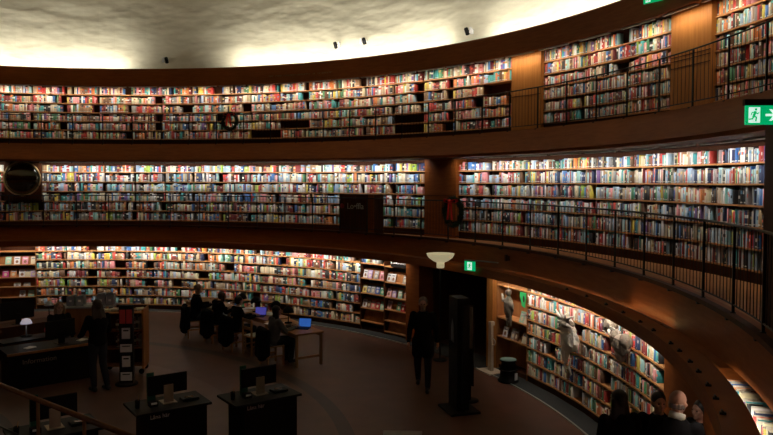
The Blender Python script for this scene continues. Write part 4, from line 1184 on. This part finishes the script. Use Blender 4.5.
def chair(x, y, rz, label, pad=M_RIBBON):
    root = empty('reading_chair', (x, y, 0), rz, label, 'chair', 'wooden chairs at the reading tables')
    MB().box(-.21, .21, -.21, .21, .42, .445).build('seat', M_TABLE, root, bevel=.005); MB().box(-.18, .18, -.19, .17, .445, .462).build('seat_pad', pad, root, bevel=.006)
    for sx in (-1, 1):
        MB().box(sx * .19 - .017, sx * .19 + .017, -.20, -.165, 0, .42).build('leg', M_TABLE, root)
        MB().box(sx * .19 - .017, sx * .19 + .017, .18, .215, 0, .86).build('leg', M_TABLE, root)
        MB().box(sx * .19 - .01, sx * .19 + .01, -.17, .19, .20, .235).build('stretcher', M_TABLE, root)
    for z in (.60, .78): MB().box(-.18, .18, .188, .208, z, z + .07).build('back_rail', M_TABLE, root)
    return root
chair(9.06, 1.05, yaw_to(1, 0) , 'empty wooden chair with white pad between two seated readers')
chair(8.82, -.06, yaw_to(.98, -.12), 'wooden chair under the reader in a grey sweater', M_CNAVY)
chair(8.92, 1.72, yaw_to(1, .05), 'wooden chair under the reader at the violet laptop', M_CNAVY)
human((8.86, -.06, 0), yaw_to(.98, -.12), 'seated woman with long dark hair and grey sweater typing on laptop', SIT, 1.0, 'long', M_HAIRD, M_CGREY, M_CNAVY, turn=-.1, upd=dict(wr_l=(.10, -.50, .80), wr_r=(-.10, -.50, .80), el_l=(.2, -.22, .74), el_r=(-.2, -.22, .74)))
human((8.95, 1.70, 0), yaw_to(1, -.1), 'seated person in black with short dark hair at violet-screened laptop', SIT, 1.0, 'short', M_HAIRD, M_CDARK, M_CNAVY, turn=.1, upd=dict(wr_l=(.10, -.48, .80), wr_r=(-.10, -.48, .80)))
lean_ = dict(chest=(0, -.12, 1.24), neck=(0, -.20, 1.40), head=(0, -.26, 1.52), sh_l=(.185, -.15, 1.34), sh_r=(-.185, -.15, 1.34), el_l=(.24, -.2, 1.06), el_r=(-.24, -.2, 1.06), wr_l=(.16, -.42, .95), wr_r=(-.16, -.42, .95))
human((8.92, 3.70, 0), yaw_to(.9, -.25), 'seated person in bulky black coat with light brown hair at the farthest table', SIT, 1.06, 'bob', M_HAIRL, M_CDARK, M_CNAVY)
chair(8.90, 3.72, yaw_to(.9, -.25), 'wooden chair under the person in the bulky black coat', M_CNAVY)
human((9.05, 2.80, 0), yaw_to(1, .0), 'dark seated figure between two other readers, bent over the table', SIT, 1.0, 'bob', M_HAIRB, M_CDARK, M_CNAVY, upd=dict(head=(0, -.16, 1.15)))
chair(9.02, 2.82, yaw_to(1, 0), 'wooden chair under the bent dark reader', M_CNAVY)
table(9.62, 4.10, -.04, 1.9, .70, 'birch reading table farthest from the doorway')

def draped_coat(x, y, rz, label, seed):
    root = empty('draped_coat', (x, y, 0), rz, label, 'coat', 'dark coats over the chair backs')
    m = MB(); blob_caps(m, (-.17, .215, .78), (.17, .215, .80), .075, .075); blob_caps(m, (-.15, .23, .30), (-.18, .215, .78), .10, .07); blob_caps(m, (.15, .25, .26), (.18, .215, .78), .11, .07); blob_caps(m, (0, .25, .22), (0, .22, .75), .12, .08)
    remesh(m.build('coat_cloth', M_CDARK, root), .018, 3)
    m = MB(); blob_caps(m, (.20, .25, .75), (.24, .27, .34), .055, .045); remesh(m.build('coat_sleeve', M_CDARK, root), .018, 2)
draped_coat(8.90, 3.72, yaw_to(.9, -.25), 'bulky dark coat over the chair at the farthest birch table', 1)
draped_coat(9.02, 2.82, yaw_to(1, 0), 'dark coat over the chair of the bent reader', 2)
draped_coat(8.92, 1.72, yaw_to(1, .05), 'black coat over the chair at the violet-screened laptop', 3)
draped_coat(8.82, -.06, yaw_to(.98, -.12), 'dark coat over the chair of the woman in grey', 4)

# people by the information desk
human((5.20, .60, 0), yaw_to(-.15, 1), 'standing woman with long brown hair in black at the information desk', STAND, 1.03, 'long', M_HAIRB, M_CDARK, M_CNAVY, tilt=.15,
      upd=dict(wr_l=(.20, -.32, 1.02), el_l=(.27, -.08, 1.10), wr_r=(-.18, -.34, 1.02), el_r=(-.27, -.08, 1.10), an_r=(-.12, .12, .09), kn_r=(-.10, .0, .5)))
human((5.40, 3.45, 0), yaw_to(-.1, -1), 'seated librarian with light hair in black facing the hall', SIT, 1.04, 'bob', M_HAIRL, M_CDARK, M_CNAVY, upd=dict(wr_l=(.2, -.30, .80), wr_r=(-.2, -.30, .80)))
root = empty('office_chair', (5.40, 3.49, 0), yaw_to(.05, -1), 'dark office chair under the librarian', 'chair')
MB().box(-.22, .22, -.2, .22, .40, .445).build('seat', M_BLACK, root, bevel=.02); MB().box(-.2, .2, .22, .27, .5, .85).build('backrest', M_BLACK, root, bevel=.02); MB().tube([(0, 0, .05), (0, 0, .4)], .03).build('column', M_IRON, root)
for k in range(5): MB().tube([(0, 0, .08), (.26 * math.cos(k * 1.257), .26 * math.sin(k * 1.257), .04)], .018, 6).build('base_arm', M_IRON, root)
root = empty('shaded_lamp', (5.35, 3.95, 0), 0, 'small lamp with pale cone shade above the librarian', 'lamp')
MB().lathe([(.10, 0), (.10, .02), (.015, .03), (.012, 1.20)], 16).build('pole', M_BLACK, root); MB().lathe([(.11, 1.22), (.04, 1.32), (.035, 1.32), (.10, 1.22)], 20).build('lamp_shade', M_WHITE, root)
# pale files stacked at the picture's edge
for k, (x, y, z) in enumerate(((3.86, 4.05, .75), (3.93, 4.0, .75), (4.0, 3.95, .75))):
    o = empty('box_file', (x, y, z), -.7, 'pale box file standing upright on the side table, %s from the edge' % num_word(k), 'file', 'box files on the side table')
    MB().box(-.03, .03, -.12, .12, 0, .30).build('file_shell', M_PAPER, o); MB().box(-.015, .015, -.122, -.12, .12, .18).build('spine_label', M_KRAFT, o)
root = empty('side_table', (3.95, 4.0, 0), -.7, 'small dark side table carrying pale box files', 'table')
MB().box(-.3, .3, -.3, .3, .715, .75).build('table_top', M_CASE, root); MB().box(-.26, .26, -.26, .26, .0, .715).build('table_body', M_CASE, root)

# ------------------------------------------------------------------ around the doorway
human((9.96, -3.66, 0), yaw_to(-.75, -.66), 'man with grey hair in long dark coat walking away from the doorway', STAND, 1.06, 'short', M_HAIRG, M_CDARK, M_CNAVY, tilt=.05,
      upd=dict(kn_l=(.10, -.14, .50), an_l=(.10, -.20, .10), kn_r=(-.10, .04, .49), an_r=(-.10, .26, .13), wr_l=(.27, .05, .88), wr_r=(-.26, -.14, .9)), coat=True)
root = empty('display_totem', (9.50, -5.02, 0), RZ(119) + .05, 'tall black display totem with hanging pale card in front of doorway', 'totem')
MB().box(-.24, .16, -.12, .12, .04, 2.05).build('column', M_BLACK, root, bevel=.008); MB().box(-.34, .30, -.28, .28, 0, .04).build('base_plate', M_BLACK, root)
MB().box(.17, .26, -.05, .0, .05, 1.92).build('side_post', M_BLACK, root)
m = MB(); m.prism([(-.10, 1.27), (.02, 1.24), (.0, 1.56), (-.05, 1.66), (-.09, 1.5)], -.135, -.125); m.build('hanging_card', M_GREY, root)
root = empty('poster_stand', (10.05, -4.78, 0), RZ(118) + .2, 'narrow dark stand with brownish poster beside the black totem', 'stand')
MB().box(-.10, .10, -.01, .01, 1.0, 1.78).build('poster', M_KRAFT, root); MB().box(-.11, .11, .01, .03, .3, 1.80).build('backboard', M_BLACK, root); MB().tube([(0, .02, .02), (0, .02, .5)], .02).build('post', M_BLACK, root); MB().lathe([(.18, 0), (.18, .02)], 20).build('base', M_BLACK, root)
root = empty('post_stand', (11.95, -3.78, 0), RZ(107.5), 'pale freestanding post with round hook beside the door jamb', 'post')
MB().box(-.26, .26, -.20, .20, 0, .03).build('base_plate', M_ALU, root); m = MB(); m.prism([(-.07, .03), (.07, .03), (.045, 1.04), (-.045, 1.04)], -.03, .03); m.build('post', M_ALU, root)
MB().box(-.03, .07, -.05, .05, 1.02, 1.10).build('post_head', M_ALU, root)
MB().tube([(.12 + .07 * math.cos(t), -.02, .68 + .07 * math.sin(t)) for t in [2 * PI * k / 20 for k in range(20)]], .011, 6, closed=True).build('hook_ring', M_ALU, root)
root = empty('step_stool', (11.62, -4.50, .012), 0, 'round black step stool with pale green top in the recess', 'stool')
MB().lathe([(.21, 0), (.22, .03), (.18, .06), (.16, .22), (.20, .24), (.20, .26)], 28).build('lower_step', M_BLACK, root); MB().lathe([(.17, .26), (.14, .40), (.17, .42), (.17, .45)], 28).build('drum', M_BLACK, root)
MB().lathe([(.165, .45), (.16, .462), (.01, .464)], 28).build('rubber_top', plain('green_rubber', (.22, .32, .28), .6), root); MB().box(-.04, .04, -.205, -.19, .06, .20).build('pale_sticker', M_WHITE, root)

# ------------------------------------------------------------------ people gathered under the gallery
human((7.27, -9.98, 0), yaw_to(.95, .15), 'bald man in dark suit with white collar seen from behind', STAND, 1.10, 'fringe', M_HAIRG, M_CDARK, M_CNAVY, collar=M_COLLAR, tilt=.12, turn=-.25)
human((7.45, -9.22, 0), yaw_to(.55, .8), 'woman with long dark hair in black standing by the bookcase', STAND, .985, 'long', M_HAIRD, M_CDARK, M_CNAVY, turn=.3)
human((7.86, -9.50, 0), yaw_to(-.8, -.35), 'dark-haired person facing the bald man, face half hidden', STAND, .96, 'short', M_HAIRD, M_CDARK, M_CNAVY, turn=.4)
human((8.08, -9.90, 0), yaw_to(-.85, .35), 'woman with dark hair beside the bald man, face in shade', STAND, .93, 'bob', M_HAIRD, M_CDARK, M_CNAVY)

# leaflet holder whose top shows at the frame's lower edge
root = empty('notice_stand', (5.66, -7.47, 0), -.79, 'slanted white notice with black mark on a stand, only its top showing', 'stand')
MB().tube([(0, 0, .02), (0, 0, 1.0)], .02).build('post', M_IRON, root); MB().lathe([(.2, 0), (.2, .02)], 24).build('base', M_IRON, root)
M_ = Matrix.Translation((0, 0, 1.02)) @ Matrix.Rotation(-.6, 4, 'X')
MB().box(-.23, .23, 0, .015, -.12, .18, M=M_).build('notice_board', M_WHITE, root); m = MB(); m.ell((.01, -.002, .05), (.07, .003, .07), n=16); m.v = [tuple(M_ @ Vector(q)) for q in m.v]; m.build('black_mark', M_BLACK, root)

# pieces that belong to a part hang below that part
for pn, cn in (('lid', 'screen'), ('seat', 'seat_pad'), ('stand', 'hinge'), ('cover', 'title_band'), ('cover', 'cover_picture'), ('sign_panel', 'doorway_pictogram'), ('sign_panel', 'running_figure'),
               ('sign_panel', 'arrow'), ('drum', 'rubber_top'), ('pad', 'glass'), ('reader_body', 'display'), ('box_shell', 'label_holder'), ('file_shell', 'spine_label'), ('desk_body', 'lettering'), ('board', 'lettering'), ('head', 'beak'),
               ('body', 'eye'), ('door', 'lettering'), ('counter_top', 'front_edge'), ('card', 'printed_mark'), ('notice_board', 'black_mark')):
    for root in [o for o in S.objects if o.parent is None and o.type == 'EMPTY']:
        kids = list(root.children); ps = [k for k in kids if k.name.split('.')[0] == pn]
        if not ps: continue
        for k in kids:
            if k.name.split('.')[0] == cn: k.parent = ps[0]
